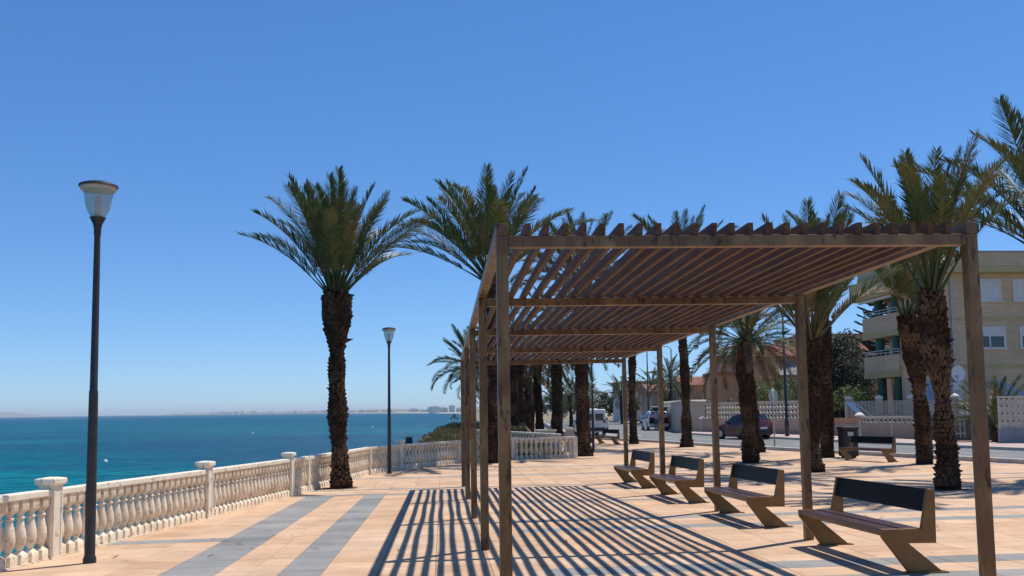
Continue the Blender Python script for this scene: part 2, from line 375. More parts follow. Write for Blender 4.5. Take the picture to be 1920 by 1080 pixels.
# ------------------------------------------------------------------ mesh helpers
class MB:
    def __init__(s):
        s.v, s.f = [], []
    def add(s, vs, fs):
        n = len(s.v)
        s.v += [tuple(v) for v in vs]
        s.f += [tuple(i+n for i in f) for f in fs]
        return s
    def box(s, a, b):
        x0, y0, z0 = a; x1, y1, z1 = b
        return s.add([(x0,y0,z0),(x1,y0,z0),(x1,y1,z0),(x0,y1,z0),(x0,y0,z1),(x1,y0,z1),(x1,y1,z1),(x0,y1,z1)],
                     [(3,2,1,0),(4,5,6,7),(0,1,5,4),(1,2,6,5),(2,3,7,6),(3,0,4,7)])
    def bar(s, p, q, w, h, upv=(0,0,1)):
        p, q = Vector(p), Vector(q)
        d = (q-p).normalized()
        sd = d.cross(Vector(upv))
        if sd.length < 1e-5: sd = d.cross(Vector((0,1,0)))
        sd.normalize(); u = sd.cross(d)
        vs = []
        for c in (p, q):
            for a, b in ((-1,-1),(1,-1),(1,1),(-1,1)):
                vs.append(c+sd*a*w/2+u*b*h/2)
        return s.add(vs, [(3,2,1,0),(4,5,6,7),(0,1,5,4),(1,2,6,5),(2,3,7,6),(3,0,4,7)])
    def tube(s, pts, rad, n=10, cap=True):
        pts = [Vector(p) for p in pts]
        rings = []
        for i, p in enumerate(pts):
            d = (pts[min(i+1,len(pts)-1)]-pts[max(i-1,0)]).normalized()
            a = d.orthogonal() if abs(d.z) < 0.9 else Vector((1,0,0))
            a = (a-d*a.dot(d)).normalized(); b = d.cross(a)
            r = rad[i] if hasattr(rad, '__len__') else rad
            rings.append([p+(a*math.cos(2*math.pi*k/n)+b*math.sin(2*math.pi*k/n))*r for k in range(n)])
        vs = [v for r in rings for v in r]
        fs = []
        for i in range(len(rings)-1):
            for k in range(n):
                k2 = (k+1) % n
                fs.append((i*n+k, i*n+k2, (i+1)*n+k2, (i+1)*n+k))
        if cap:
            fs.append(tuple(reversed(range(n)))); fs.append(tuple((len(rings)-1)*n+k for k in range(n)))
        return s.add(vs, fs)
    def lathe(s, prof, n=16, sq=None, c=(0,0,0)):
        vs, fs = [], []
        for j, (r, z) in enumerate(prof):
            for k in range(n):
                a = 2*math.pi*(k+0.5)/n
                rr = r
                if sq and sq[j]:
                    rr = r/max(abs(math.cos(a)), abs(math.sin(a)))
                vs.append((c[0]+rr*math.cos(a), c[1]+rr*math.sin(a), c[2]+z))
        for j in range(len(prof)-1):
            for k in range(n):
                k2 = (k+1) % n
                fs.append((j*n+k, j*n+k2, (j+1)*n+k2, (j+1)*n+k))
        fs.append(tuple(reversed(range(n)))); fs.append(tuple((len(prof)-1)*n+k for k in range(n)))
        return s.add(vs, fs)
    def prism(s, poly, lo, hi, axis='y'):
        n = len(poly)
        def P(a, b, t):
            return (a, t, b) if axis == 'y' else ((t, a, b) if axis == 'x' else (a, b, t))
        vs = [P(a, b, lo) for a, b in poly]+[P(a, b, hi) for a, b in poly]
        fs = [tuple(range(n)), tuple(reversed(range(n, 2*n)))]
        for i in range(n):
            j = (i+1) % n
            fs.append((i, i+n, j+n, j))
        return s.add(vs, fs)
    def mesh(s, name, m, smooth=False):
        me = bpy.data.meshes.new(name)
        me.from_pydata(s.v, [], s.f)
        me.materials.append(MATS[m])
        me.validate()
        import bmesh
        bm = bmesh.new(); bm.from_mesh(me)
        bmesh.ops.recalc_face_normals(bm, faces=bm.faces)
        bm.to_mesh(me); bm.free()
        if smooth:
            for p in me.polygons: p.use_smooth = True
        return me
    def raw(s, name, m):
        me = bpy.data.meshes.new(name)
        me.from_pydata(s.v, [], s.f)
        me.materials.append(MATS[m])
        return me
    def build(s, name, m, parent=None, smooth=False, bevel=0.0, raw=False):
        me = s.raw(name, m) if raw else s.mesh(name, m, smooth)
        return link(name, me, parent, bevel)
def link(name, me, parent=None, bevel=0.0):
    o = bpy.data.objects.new(name, me)
    col.objects.link(o)
    if parent: o.parent = parent
    if bevel:
        b = o.modifiers.new('bevel', 'BEVEL'); b.width = bevel; b.segments = 2; b.limit_method = 'ANGLE'; b.angle_limit = R(40)
    return o
def thing(name, label, cat, loc=(0,0,0), rz=0.0, group=None):
    o = bpy.data.objects.new(name, None)
    o.empty_display_size = 0.2
    col.objects.link(o)
    o.location = loc; o.rotation_euler = (0, 0, rz)
    return tag(o, label, cat, group)
def tag(o, label, cat, group=None):
    o['label'] = label; o['category'] = cat
    if group: o['group'] = group
    return o
def struct(o, label=None):
    o['kind'] = 'structure'
    if label: o['label'] = label
    return o
def stuff(o, label=None, cat=None):
    o['kind'] = 'stuff'
    if label: o['label'] = label
    if cat: o['category'] = cat
    return o
def copy_tree(o, parent=None):
    c = o.copy(); col.objects.link(c); c.parent = parent
    for ch in list(o.children): copy_tree(ch, c)
    return c
def shade_smooth(me, ang=None):
    for p in me.polygons: p.use_smooth = True
    if ang: me.set_sharp_from_angle(angle=R(ang))

# ------------------------------------------------------------------ the setting
def interp(poly, y):
    if y <= poly[0][1]: return poly[0][0]
    for (x0, y0), (x1, y1) in zip(poly, poly[1:]):
        if y <= y1: return x0+(x1-x0)*(y-y0)/(y1-y0)
    return poly[-1][0]
BAL = [(-6.30, 2.4), (-5.56, 7.1), (-4.85, 11.76), (-4.15, 16.37), (-3.48, 20.99), (-3.28, 22.3), (-2.31, 28.46), (-1.46, 30.66), (0.55, 34.0), (2.70, 35.76), (5.27, 36.3)]
LEFT = [(-6.6, -12), (-6.30, 2.4), (-4.85, 11.76), (-3.48, 20.99), (-2.31, 28.46), (-1.46, 30.66), (0.55, 34.0), (2.70, 35.76), (5.2, 36.25), (5.4, 42.0), (6.6, 57.0), (7.2, 62)]
KERB = [(24.5, -12), (20.5, 12), (18.6, 20), (17.3, 26), (16.1, 31.2), (14.9, 36.4), (14.1, 40.4), (12.1, 50.2), (10.1, 57.2), (9.5, 62), (10.0, 75), (11.5, 95), (15, 140)]
OPP = [(29.5, -12), (25.4, 14), (23.8, 24), (21.7, 33.7), (20.8, 42), (19.5, 50.2), (17.7, 57.5), (17.2, 61.5), (17.9, 68), (19.3, 78), (21.2, 95), (25, 140)]
WALLF = [(33, -12), (28, 20), (24.6, 33), (23.6, 42), (22.6, 50), (20.5, 58), (18.6, 64.5), (19.2, 70), (20.9, 80), (22.8, 95), (27, 140)]

def strip(name, la, lb, ys, m, dz=0.0, da=0.0, db=0.0, n=1, parent=None):
    mb = MB(); vs = []; fs = []
    for y in ys:
        xa, xb = interp(la, y)+da, interp(lb, y)+db
        for k in range(n+1):
            x = xa+(xb-xa)*k/n
            vs.append((x, y, g(x, y)+dz))
    for i in range(len(ys)-1):
        for k in range(n):
            a = i*(n+1)+k
            fs.append((a, a+1, a+n+2, a+n+1))
    mb.add(vs, fs)
    return mb.build(name, m, parent)
YS = [-12, -6, 0, 4, 8, 12, 16, 20, 22, 24, 26, 28.46, 30.66, 33, 34, 35.76, 36.25, 38, 40.4, 42, 44, 47, 50.2, 54, 57.2, 60, 62]
YS2 = [-12, -4, 4, 12, 16, 20, 22, 24, 26, 28, 31.2, 33.7, 36.4, 38, 40.4, 42, 44, 47, 50.2, 54, 57.2, 60, 62, 66, 68, 72, 75, 78, 86, 95, 110, 125, 140]
prom = struct(strip('promenade', LEFT, KERB, YS, 'grout', -0.009, -0.25, 0.02, 6), 'peach and grey paved seaside promenade')
road = struct(strip('road', KERB, OPP, YS2, 'asphalt', 0.06, 0.29, 0.03, 3), 'grey asphalt street beside the promenade')
pav = struct(strip('pavement', OPP, WALLF, YS2, 'pink_paving', 0.17, 0.24, 0.5, 2), 'pink pavement across the street')
def kerb(name, line, w, z0, z1, off, m, label, ys):
    mb = MB(); vs = []; fs = []
    for y in ys:
        x = interp(line, y)+off
        for dx, z in ((0, z0), (0.0, z1), (w, z1), (w, z0)):
            vs.append((x+dx, y, g(x, y)+z))
    for i in range(len(ys)-1):
        for k in range(4):
            k2 = (k+1) % 4
            fs.append((i*4+k, i*4+k2, i*4+4+k2, i*4+4+k))
    mb.add(vs, fs)
    o = mb.build(name, m)
    return struct(o, label)
kerb('kerb', KERB, 0.30, -0.3, 0.135, 0.0, 'kerb_stone', 'pale raised kerb along the promenade edge', YS2)
kerb('kerb', OPP, 0.26, -0.3, 0.175, 0.0, 'kerb_stone', 'pale kerb of the pavement across the street', YS2)
# centre line dashes and a curved bay line, painted 4 mm above the asphalt
mbp = MB()
for y in range(6, 130, 5):
    for yy in (y,):
        pts = []
        for t in (yy, yy+2.2):
            xm = (interp(KERB, t)+interp(OPP, t))/2
            pts.append((xm-0.06, t, g(xm, t)+0.064)); pts.append((xm+0.06, t, g(xm, t)+0.064))
        mbp.add(pts, [(0, 1, 3, 2)])
for i in range(10):
    pts = []
    for t in (62+i*2.2, 62+(i+1)*2.2):
        xm = interp(KERB, t)+2.5
        pts.append((xm-0.07, t, g(xm, t)+0.064)); pts.append((xm+0.07, t, g(xm, t)+0.064))
    mbp.add(pts, [(0, 1, 3, 2)])
struct(mbp.build('road_marking', 'road_paint'), 'white painted road lines')

# paving tiles: real slabs with open joints, on the sloping promenade
XE = [-7.25, -6.65, -6.05, -5.45, -4.85, -4.25, -3.65, -3.05, -2.43, -2.08, -1.75, -1.29]
while XE[-1] < 26: XE.append(XE[-1]+0.6)
GREYX = {7, 10}
GREYY = [(3.45, 3.85), (4.6, 5.05), (8.40, 8.75), (9.25, 9.70), (12.95, 13.35), (14.2, 14.6), (17.6, 17.95), (20.75, 21.1), (22.3, 22.6), (26.35, 26.8), (30.3, 30.7), (38, 38.5)]
YE = []
prev = 0.95
for a_, b_ in GREYY+[(62.0, 62.3)]:
    n_ = max(1, round((a_-prev)/0.48))
    YE += [(prev+(a_-prev)*k/n_, False) for k in range(n_)]
    YE.append((a_, True)); prev = b_
YE.append((prev, False))
def tile_is_grey(i, j):
    y = YE[j][0]; x = XE[i]
    if i in GREYX and y < 20.7: return True
    if YE[j][1]:
        if y < 20.5 and -2.5 < x < 1.0: return False
        if x < -2.5 and not 12.5 < y < 13.3 and y < 20.5: return False
        return True
    return False
tiles = []
for j in range(len(YE)-1):
    for i in range(len(XE)-1):
        x, y, xe, ye = XE[i], YE[j][0], XE[i+1], YE[j+1][0]
        xc, yc = (x+xe)/2, (y+ye)/2
        lo = max(interp(LEFT, y), interp(LEFT, ye))-0.12
        hi = min(interp(KERB, y), interp(KERB, ye))-0.01
        x0, x1 = max(x, lo), min(xe, hi)
        if x1-x0 < 0.06: continue
        d = Vector((xc, yc, g(xc, yc)-1.54))
        zc = d.dot(fwd)
        u = 960+1700*d.dot(rt)/max(zc, 0.1); v = 627.75-1700*d.dot(up)/max(zc, 0.1)
        vis = zc > 1 and 10 < u < 1910 and v < 1075
        tiles.append((x0, x1, y, i, j, vis, zc, x1-x0 > xe-x-0.01, ye))
def tile_mesh(mb, x0, x1, y0, y1, zf, gap=0.0035, b=0.004, th=0.02):
    a0, a1, b0, b1 = x0+gap, x1-gap, y0+gap, y1-gap
    vs = []
    for (xx, yy) in ((a0, b0), (a1, b0), (a1, b1), (a0, b1)): vs.append((xx, yy, zf(xx, yy)-th))
    for (xx, yy) in ((a0, b0), (a1, b0), (a1, b1), (a0, b1)): vs.append((xx, yy, zf(xx, yy)-b))
    for (xx, yy) in ((a0+b, b0+b), (a1-b, b0+b), (a1-b, b1-b), (a0+b, b1-b)): vs.append((xx, yy, zf(xx, yy)))
    fs = [(8, 9, 10, 11)]
    for k in range(4):
        k2 = (k+1) % 4
        fs += [(k, k2, k2+4, k+4), (k+4, k2+4, k2+8, k+8)]
    mb.add(vs, fs)
near = sorted([t for t in tiles if t[5] and t[7] and t[2] < 21], key=lambda t: t[6])[:300]
nset = {(t[3], t[4]) for t in near}
tm = {}
def shared_tile(nm, w, h):
    key = (nm, round(w, 3), round(h, 3))
    if key not in tm:
        mb = MB(); tile_mesh(mb, -w/2, w/2, -h/2, h/2, lambda x, y: -SA*y+SB*x); tm[key] = mb.raw('paving_tile', nm)
    return tm[key]
rest = {'tile_peach': MB(), 'tile_grey': MB()}
rng = random.Random(3)
for t in tiles:
    nm = 'tile_grey' if tile_is_grey(t[3], t[4]) else 'tile_peach'
    dz = rng.uniform(-0.0012, 0.0012)
    if (t[3], t[4]) in nset:
        o = link('paving_tile', shared_tile(nm, t[1]-t[0], t[8]-t[2]), prom)
        xc, yc = (t[0]+t[1])/2, (t[2]+t[8])/2
        o.location = (xc, yc, g(xc, yc)+dz)
    else:
        tile_mesh(rest[nm], t[0], t[1], t[2], t[8], lambda x, y: g(x, y)+dz)
o = rest['tile_peach'].build('paving_field', 'tile_peach', prom, raw=True); stuff(o, 'peach paving slabs beyond the nearest ones')
o = rest['tile_grey'].build('paving_stripes', 'tile_grey', prom, raw=True); stuff(o, 'grey paving slabs forming stripes')

# sea, land, coast
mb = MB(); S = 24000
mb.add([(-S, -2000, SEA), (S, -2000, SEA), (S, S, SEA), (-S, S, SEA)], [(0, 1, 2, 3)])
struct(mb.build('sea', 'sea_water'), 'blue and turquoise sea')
SHORE = [(-6.9, -60), (-6.9, -12), (-6.6, 2.4), (-5.15, 11.76), (-3.78, 20.99), (-2.65, 28.3), (-1.8, 30.8), (-1.9, 33), (-2.2, 38), (-2.8, 45), (-2.4, 52), (-1.8, 60), (-0.6, 72), (1.2, 90), (6, 120), (9, 220), (14, 500), (18, 1000), (23, 1800)]
vs, fs = [], []
rows = [y for x, y in SHORE]
def land_z(t, y, x):
    return 0
for y in rows:
    xs = interp(SHORE, y)
    wall = y < 31
    prof = [(0.0, SEA-1), (0.0 if wall else 0.6, -0.75 if wall else -3.2), (0.25 if wall else 2.2, -0.72 if wall else -1.6), (1.0 if wall else 4.4, -0.70 if wall else -0.72), (30, -0.66), (120, -0.62), (1500, -0.62)]
    if y > 150: prof = [(0, SEA-0.5), (10, -3.5), (25, -2.4), (60, -1.0), (200, -0.7), (600, -0.7), (3000, -0.7)]
    for dx, z in prof:
        vs.append((xs+dx, y, z))
for i in range(len(rows)-1):
    for k in range(6):
        a = i*7+k; fs.append((a, a+1, a+8, a+7))
mb = MB(); mb.add(vs, fs)
struct(mb.build('ground', 'earth'), 'sandy ground behind the shore')
# grassy headland beyond the balustrade
mb = MB(); vs = []; fs = []
nh, mh = 26, 16
rh = random.Random(5)
def head_z(x, y):
    s = interp([(-1.7, 31.5), (-2.0, 38), (-2.6, 45), (-2.2, 52), (-1.6, 60), (-0.5, 72), (1.0, 90)], y)
    d = x-s
    base = -2.6+2.45*min(1, max(0, d/1.6))**0.7
    top = interp([(-0.55, 31), (-0.35, 38), (0.02, 44), (0.22, 50), (0.38, 57), (0.50, 64), (0.3, 75), (-0.3, 90)], y)
    return min(base+0.28*math.sin(x*1.7+y*0.6)*0.4, -0.15) + (top+0.15)*min(1, max(0, d/1.8))
for j in range(nh+1):
    y = 32+j*(90-32)/nh
    for i in range(mh+1):
        s = interp([(-1.7, 31.5), (-2.0, 38), (-2.6, 45), (-2.2, 52), (-1.6, 60), (-0.5, 72), (1.0, 90)], y)
        xr = min(s+7.5, max(interp(LEFT, y)-0.4, s+0.4) if y < 37 else s+7.5)
        x = s+(xr-s)*i/mh
        vs.append((x, y, head_z(x, y)+rh.uniform(-0.05, 0.05)-(0.6 if i == mh else 0)))
for j in range(nh):
    for i in range(mh):
        a = j*(mh+1)+i; fs.append((a, a+1, a+mh+2, a+mh+1))
mb.add(vs, fs)
struct(mb.build('headland', 'earth', smooth=True), 'grassy bank running down to the sea')
mb = MB()
for k in range(16000):
    y = 32.6+(rh.random()**1.2)*50
    s = interp([(-1.7, 31.5), (-2.0, 38), (-2.6, 45), (-2.2, 52), (-1.6, 60), (-0.5, 72), (1.0, 90)], y)
    x = s+0.5+rh.random()*6.5
    if y < 37 and x > interp(LEFT, y)-0.4: continue
    z = head_z(x, y)
    h = rh.uniform(0.10, 0.34); a = rh.uniform(0, 6.28); w = 0.05
    ca, sa = math.cos(a), math.sin(a); lx, ly = rh.uniform(-.12, .12), rh.uniform(-.12, .12)
    mb.add([(x-ca*w, y-sa*w, z), (x+ca*w, y+sa*w, z), (x+lx, y+ly, z+h)], [(0, 1, 2)])
stuff(mb.build('scrub_grass', 'scrub', raw=True), 'dry olive scrub covering the bank by the sea', 'grass')
for k, (x, y, s) in enumerate([(-1.55, 44.0, 0.45), (-1.2, 45.0, 0.55), (-0.8, 46.2, 0.5)]):
    mb = MB(); rr = random.Random(k)
    prof = [(0.25*s, -0.5*s), (0.55*s, -0.2*s), (0.6*s, 0.1*s), (0.42*s, 0.38*s), (0.12*s, 0.5*s)]
    mb.lathe(prof, 9)
    mb.v = [(px*rr.uniform(.75, 1.3), py*rr.uniform(.75, 1.3), pz*rr.uniform(.8, 1.15)) for px, py, pz in mb.v]
    o = mb.build('boulder', 'rock')
    o.location = (x, y, head_z(x, y)-0.08)
    tag(o, ['reddish boulder at the tip of the grassy bank, lowest of three', 'middle of three reddish boulders on the grassy bank', 'reddish boulder highest up the grassy bank'][k], 'rock', 'boulders on the grassy bank')
# hazy far shore
FC = [(-2350, 7600), (-1750, 6700), (-1300, 5900), (-900, 5200), (-520, 4300), (-230, 3300), (-90, 2600), (10, 1900), (40, 1780)]
vs, fs = [], []
rf = random.Random(11)
for i, (x, y) in enumerate(FC):
    for dx, dy, z in ((0, 0, SEA-0.5), (4, 12, SEA+1.2), (30, 90, SEA+3.0), (90, 300, SEA+rf.uniform(6, 10)), (200, 700, SEA+rf.uniform(8, 22)), (700, 1500, SEA+4)):
        vs.append((x+dx, y+dy, z))
for i in range(len(FC)-1):
    for k in range(5):
        a = i*6+k; fs.append((a, a+1, a+7, a+6))
mb = MB(); mb.add(vs, fs)
struct(mb.build('far_coast', 'far_land'), 'low hazy coastline on the horizon')
vs, fs = [], []
for i, (x, y) in enumerate(FC[4:]):
    for dx, dy, z in ((-3, -10, SEA-0.2), (5, 15, SEA+1.9)):
        vs.append((x+dx, y+dy, z))
for i in range(len(FC[4:])-1):
    fs.append((i*2, i*2+1, i*2+3, i*2+2))
mb = MB(); mb.add(vs, fs); struct(mb.build('beach', 'sand'), 'thin pale beach of the far shore')
mb = MB(); vs = []; fs = []
hx, hy = -5660, 12000
for k, (dx, z) in enumerate([(-800, 0), (-520, 10), (-340, 22), (-200, 42), (-95, 62), (0, 70), (90, 58), (200, 44), (320, 20), (560, 9), (800, 0)]):
    vs += [(hx+dx, hy, SEA-2), (hx+dx, hy+300, SEA+z), (hx+dx, hy+900, SEA-2)]
for i in range(10):
    fs += [(i*3, i*3+1, i*3+4, i*3+3), (i*3+1, i*3+2, i*3+5, i*3+4)]
mb.add(vs, fs); struct(mb.build('hill', 'far_land'), 'faint pointed island hill on the horizon')

# far buildings: tiny, one object each
def far_building(x, y, w, d, h, m, z0=SEA+2):
    r = thing('far_building', 'tiny pale block of the hazy town on the far shore', 'building', (x, y, z0), rf.uniform(-.3, .3), 'hazy buildings on the far shore')
    mb = MB(); mb.box((-w/2, -d/2, -2), (w/2, d/2, h)); mb.box((-w/6, -d/6, h), (w/6, d/6, h+2.2)); mb.build('wall', m, r)
    return r
for k in range(60):
    t = rf.random()*6.6
    i = min(int(t), len(FC)-2); fr = t-int(t)
    x = FC[i][0]+(FC[i+1][0]-FC[i][0])*fr; y = FC[i][1]+(FC[i+1][1]-FC[i][1])*fr
    s = 0.5+y/9000
    far_building(x+rf.uniform(10, 60), y+rf.uniform(60, 260), rf.uniform(8, 40)*s, 16, rf.uniform(3, 11)*s*(1.5 if y > 5600 else 1), 'far_wall', SEA+4)
for x, y, w, h in ((-18, 2080, 26, 13), (4, 2060, 20, 10), (22, 2040, 14, 15), (40, 2010, 18, 8), (52, 1990, 20, 9)):
    far_building(x, y, w, 14, h, 'far_wall', SEA+2)

# ------------------------------------------------------------------ pergola
PX0, PW, PY1, PS, PH = 0.457, 4.1955, 7.458, 3.8074, 3.104
perg = thing('pergola', 'long brown steel pergola with wooden slat roof over the promenade', 'pergola', (PX0, PY1, g(PX0, PY1)))
org = perg.location.copy()
def L_(x, y, h):   # pergola-local point: x from left face, y from first frame, h above the sloping ground
    return (x, y, g(PX0+x, PY1+y)+h-org.z)
T = 0.10
def hexbox(mb, x0, x1, y0, y1, h0, h1):
    vs = [L_(x0,y0,h0), L_(x1,y0,h0), L_(x1,y1,h0), L_(x0,y1,h0), L_(x0,y0,h1), L_(x1,y0,h1), L_(x1,y1,h1), L_(x0,y1,h1)]
    mb.add(vs, [(3,2,1,0),(4,5,6,7),(0,1,5,4),(1,2,6,5),(2,3,7,6),(3,0,4,7)])
for k in range(5):
    y = k*PS
    for x in (0, PW-T):
        mb = MB(); hexbox(mb, x, x+T, y, y+T, -0.03, PH); mb.build('post', 'steel_post', perg, bevel=0.006)
    mb = MB(); hexbox(mb, T+0.002, PW-T-0.002, y+0.002, y+T-0.002, PH-T, PH-0.003); mb.build('crossbeam', 'steel_post', perg, bevel=0.006)
for x in (0, PW-T):
    mb = MB(); hexbox(mb, x, x+T, 0, 2*PS, PH+0.001, PH+T+0.002); hexbox(mb, x, x+T, 2*PS+0.003, 4*PS+T, PH+0.001, PH+T+0.002)
    mb.build('side_beam', 'steel_post', perg, bevel=0.006)
rs = random.Random(21)
pitch = (PW-2*T)/25
for i in range(24):
    xc = T+pitch*(i+1)
    amp = [rs.uniform(-0.016, 0.016) for _ in range(6)]
    tw = [rs.uniform(-0.006, 0.006) for _ in range(6)]
    joint = [0.0, PS*rs.choice([1, 1, 1])+0.05, PS*2+0.05, PS*3+0.05, 4*PS+T]
    for s in range(4):
        a, b = joint[s]+(0.004 if s else 0), joint[s+1]
        mb = MB(); nseg = 7; vs = []; fs = []
        for q in range(nseg+1):
            u = q/nseg; y = a+(b-a)*u
            off = amp[s]*math.sin(math.pi*u)*1.3+amp[5-s]*0.35*math.sin(2*math.pi*u)
            zz = 0.004*math.sin(math.pi*u)*(1 if tw[s] > 0 else -1)
            tl = tw[s]*(1-u)+tw[s+1]*u
            for dx, h in ((-0.0225, 0.0), (0.0225, 0.0), (0.0225, 0.098), (-0.0225, 0.098)):
                vs.append(L_(xc+dx+off+(tl if h > 0 else 0), y, PH+0.001+h+(0 if abs(u-0.5) > 0.49 else max(zz, 0))))
        for q in range(nseg):
            for c in range(4):
                c2 = (c+1) % 4
                fs.append((q*4+c, q*4+c2, q*4+4+c2, q*4+4+c))
        fs += [(3, 2, 1, 0), tuple(nseg*4+c for c in range(4))]
        mb.add(vs, fs); mb.build('slat', 'slat_wood', perg)

# ------------------------------------------------------------------ benches
PANEL = [(0.0, 0.43), (0.0, 0.352), (0.25, 0.012), (0.59, 0.012), (0.262, 0.29), (0.545, 0.285), (0.562, 0.80), (0.49, 0.81), (0.405, 0.43)]
def make_bench(name, length):
    r = thing(name, '', 'bench')
    for y in (0.0, length-0.05):
        mb = MB(); mb.prism(PANEL, y, y+0.05, 'y')
        p = mb.build('side_panel', 'bench_steel', r, bevel=0.004)
        mb = MB(); mb.box((0.23, y-0.03, 0.0), (0.64, y+0.08, 0.012)); mb.build('foot_plate', 'bench_steel', p)
    for x0, x1 in ((0.006, 0.178), (0.222, 0.398)):
        mb = MB(); mb.box((x0, 0.052, 0.377), (x1, length-0.052, 0.432)); mb.build('seat_plank', 'bench_wood', r, bevel=0.006)
    mb = MB(); mb.prism([(0.455, 0.585), (0.489, 0.583), (0.54, 0.803), (0.506, 0.806)], 0.052, length-0.052, 'y')
    mb.build('back_plank', 'bench_back', r, bevel=0.005)
    mb = MB(); mb.box((0.06, 0.052, 0.350), (0.10, length-0.052, 0.375)); mb.box((0.29, 0.052, 0.350), (0.33, length-0.052, 0.375)); mb.build('seat_rail', 'bench_steel', r)
    return r
bench = make_bench('promenade_bench', 2.12)
tilt = (-math.atan(SA), -math.atan(SB), 0)
BL = [(8.69, 'nearest of the four brown zigzag-legged benches along the pergola'), (12.66, 'second nearest zigzag-legged bench along the pergola, beside its second right post'),
      (16.65, 'third zigzag-legged bench along the pergola, counted from the camera'), (20.6, 'farthest of the four zigzag-legged benches beside the pergola')]
for k, (y, lab) in enumerate(BL):
    o = bench if k == 0 else copy_tree(bench)
    o.location = (4.28, y, g(4.28, y)); o.rotation_euler = tilt
    tag(o, lab, 'bench', 'zigzag benches on the promenade')
o = copy_tree(bench); o.location = (14.0, 28.2, g(14.0, 28.2)); o.rotation_euler = (-0.01, 0, R(14))
tag(o, 'zigzag-legged bench by the kerb between two palm trunks on the right', 'bench', 'zigzag benches on the promenade')
o = copy_tree(bench); o.location = (9.2, 49.6, g(9.2, 50)); o.rotation_euler = (0, 0, R(14))
tag(o, 'small far zigzag-legged bench facing the sea near the parked white cars', 'bench', 'zigzag benches on the promenade')

# ------------------------------------------------------------------ balustrade
BPROF = [(0.062, 0.0, 1), (0.062, 0.115, 1), (0.058, 0.122, 1), (0.028, 0.165, 0), (0.034, 0.18, 0), (0.055, 0.235, 0), (0.064, 0.30, 0), (0.061, 0.36, 0), (0.050, 0.43, 0),
         (0.038, 0.50, 0), (0.034, 0.535, 0), (0.047, 0.545, 0), (0.047, 0.56, 0), (0.034, 0.572, 0), (0.036, 0.60, 0), (0.058, 0.645, 1), (0.060, 0.65, 1), (0.060, 0.765, 1)]
BPROF = [(r*1.12, z, q) for r, z, q in BPROF]
mb = MB(); mb.lathe([(r, z) for r, z, s in BPROF], 20, [s for r, z, s in BPROF])
BALM = mb.mesh('baluster', 'cast_stone'); shade_smooth(BALM, 38)
def pier_mesh(h, w=0.20, cap=True):
    mb = MB(); mb.box((-w/2, -w/2, -0.05), (w/2, w/2, h-0.09))
    for sx, sy in ((1, 0), (-1, 0), (0, 1), (0, -1)):   # raised border of the sunk panel
        for side in (-1, 1):
            if sx: mb.box((min(sx*w/2, sx*(w/2+0.008)), side*(w/2-0.02)-0.018, 0.06), (max(sx*w/2, sx*(w/2+0.008)), side*(w/2-0.02)+0.018, h-0.16))
            else: mb.box((side*(w/2-0.02)-0.018, min(sy*w/2, sy*(w/2+0.008)), 0.06), (side*(w/2-0.02)+0.018, max(sy*w/2, sy*(w/2+0.008)), h-0.16))
    return mb.mesh('pier', 'rail_paint')
PIERM = pier_mesh(0.985)
SHORTM = pier_mesh(0.94, 0.17)
mb = MB(); mb.lathe([(0.11, 0), (0.126, 0.015), (0.134, 0.024), (0.134, 0.072), (0.125, 0.084), (0.05, 0.098)], 12, [1]*6); CAPM = mb.mesh('pier_cap', 'rail_paint')
def bal_run(parent, p, q, n, z_extra=0.0, h=0.85):
    p3 = Vector((p[0], p[1], g(*p)+z_extra)); q3 = Vector((q[0], q[1], g(*q)+z_extra))
    d = q3-p3; ln = d.length; ang = math.atan2(d.y, d.x)
    u = d.normalized()
    a, b = p3+u*0.085, q3-u*0.085
    mb = MB(); mb.bar(a+Vector((0, 0, 0.805)), b+Vector((0, 0, 0.805)), 0.17, 0.08); mb.build('hand_rail', 'rail_paint', parent, bevel=0.012)
    mb = MB(); mb.bar(a+Vector((0, 0, -0.01)), b+Vector((0, 0, -0.01)), 0.16, 0.06); mb.build('plinth', 'cast_stone', parent)
    for i in range(n):
        c = a+(b-a)*((i+0.5)/n)
        o = link('baluster', BALM, parent)
        o.location = (c.x, c.y, c.z+0.012); o.rotation_euler = (0, 0, ang)
        o.scale = (1, 1, 0.985)
def pier(parent, p, kind, ang=0.0, z_extra=0.0):
    o = link('pier', PIERM if kind == 1 else SHORTM, parent)
    o.location = (p[0], p[1], g(*p)+z_extra); o.rotation_euler = (0, 0, ang)
    if kind == 1:
        c = link('pier_cap', CAPM, o); c.location = (0, 0, 0.895)
bal = thing('balustrade', 'cream stone balustrade with urn-shaped balusters along the sea side', 'balustrade')
segs = [(0, 1, 23), (1, 2, 22), (2, 3, 22), (3, 4, 22), (4, 5, 6), (5, 6, 29), (6, 7, 11), (7, 8, 18), (8, 9, 13), (9, 10, 12)]
for a, b, n in segs:
    if a in (9,): continue
    bal_run(bal, BAL[a], BAL[b], n)
for k in range(0, 10):
    d = Vector(BAL[min(k+1, 9)])-Vector(BAL[max(k-1, 0)])
    kind = {5: 2, 6: 2, 8: 2, 9: 2}.get(k, 1)
    pier(bal, BAL[k], kind, math.atan2(d.y, d.x))
bal2 = thing('balustrade', 'far end of the balustrade turning towards a palm trunk', 'balustrade')
bal_run(bal2, BAL[9], BAL[10], 12); pier(bal2, BAL[10], 2, 0.2)
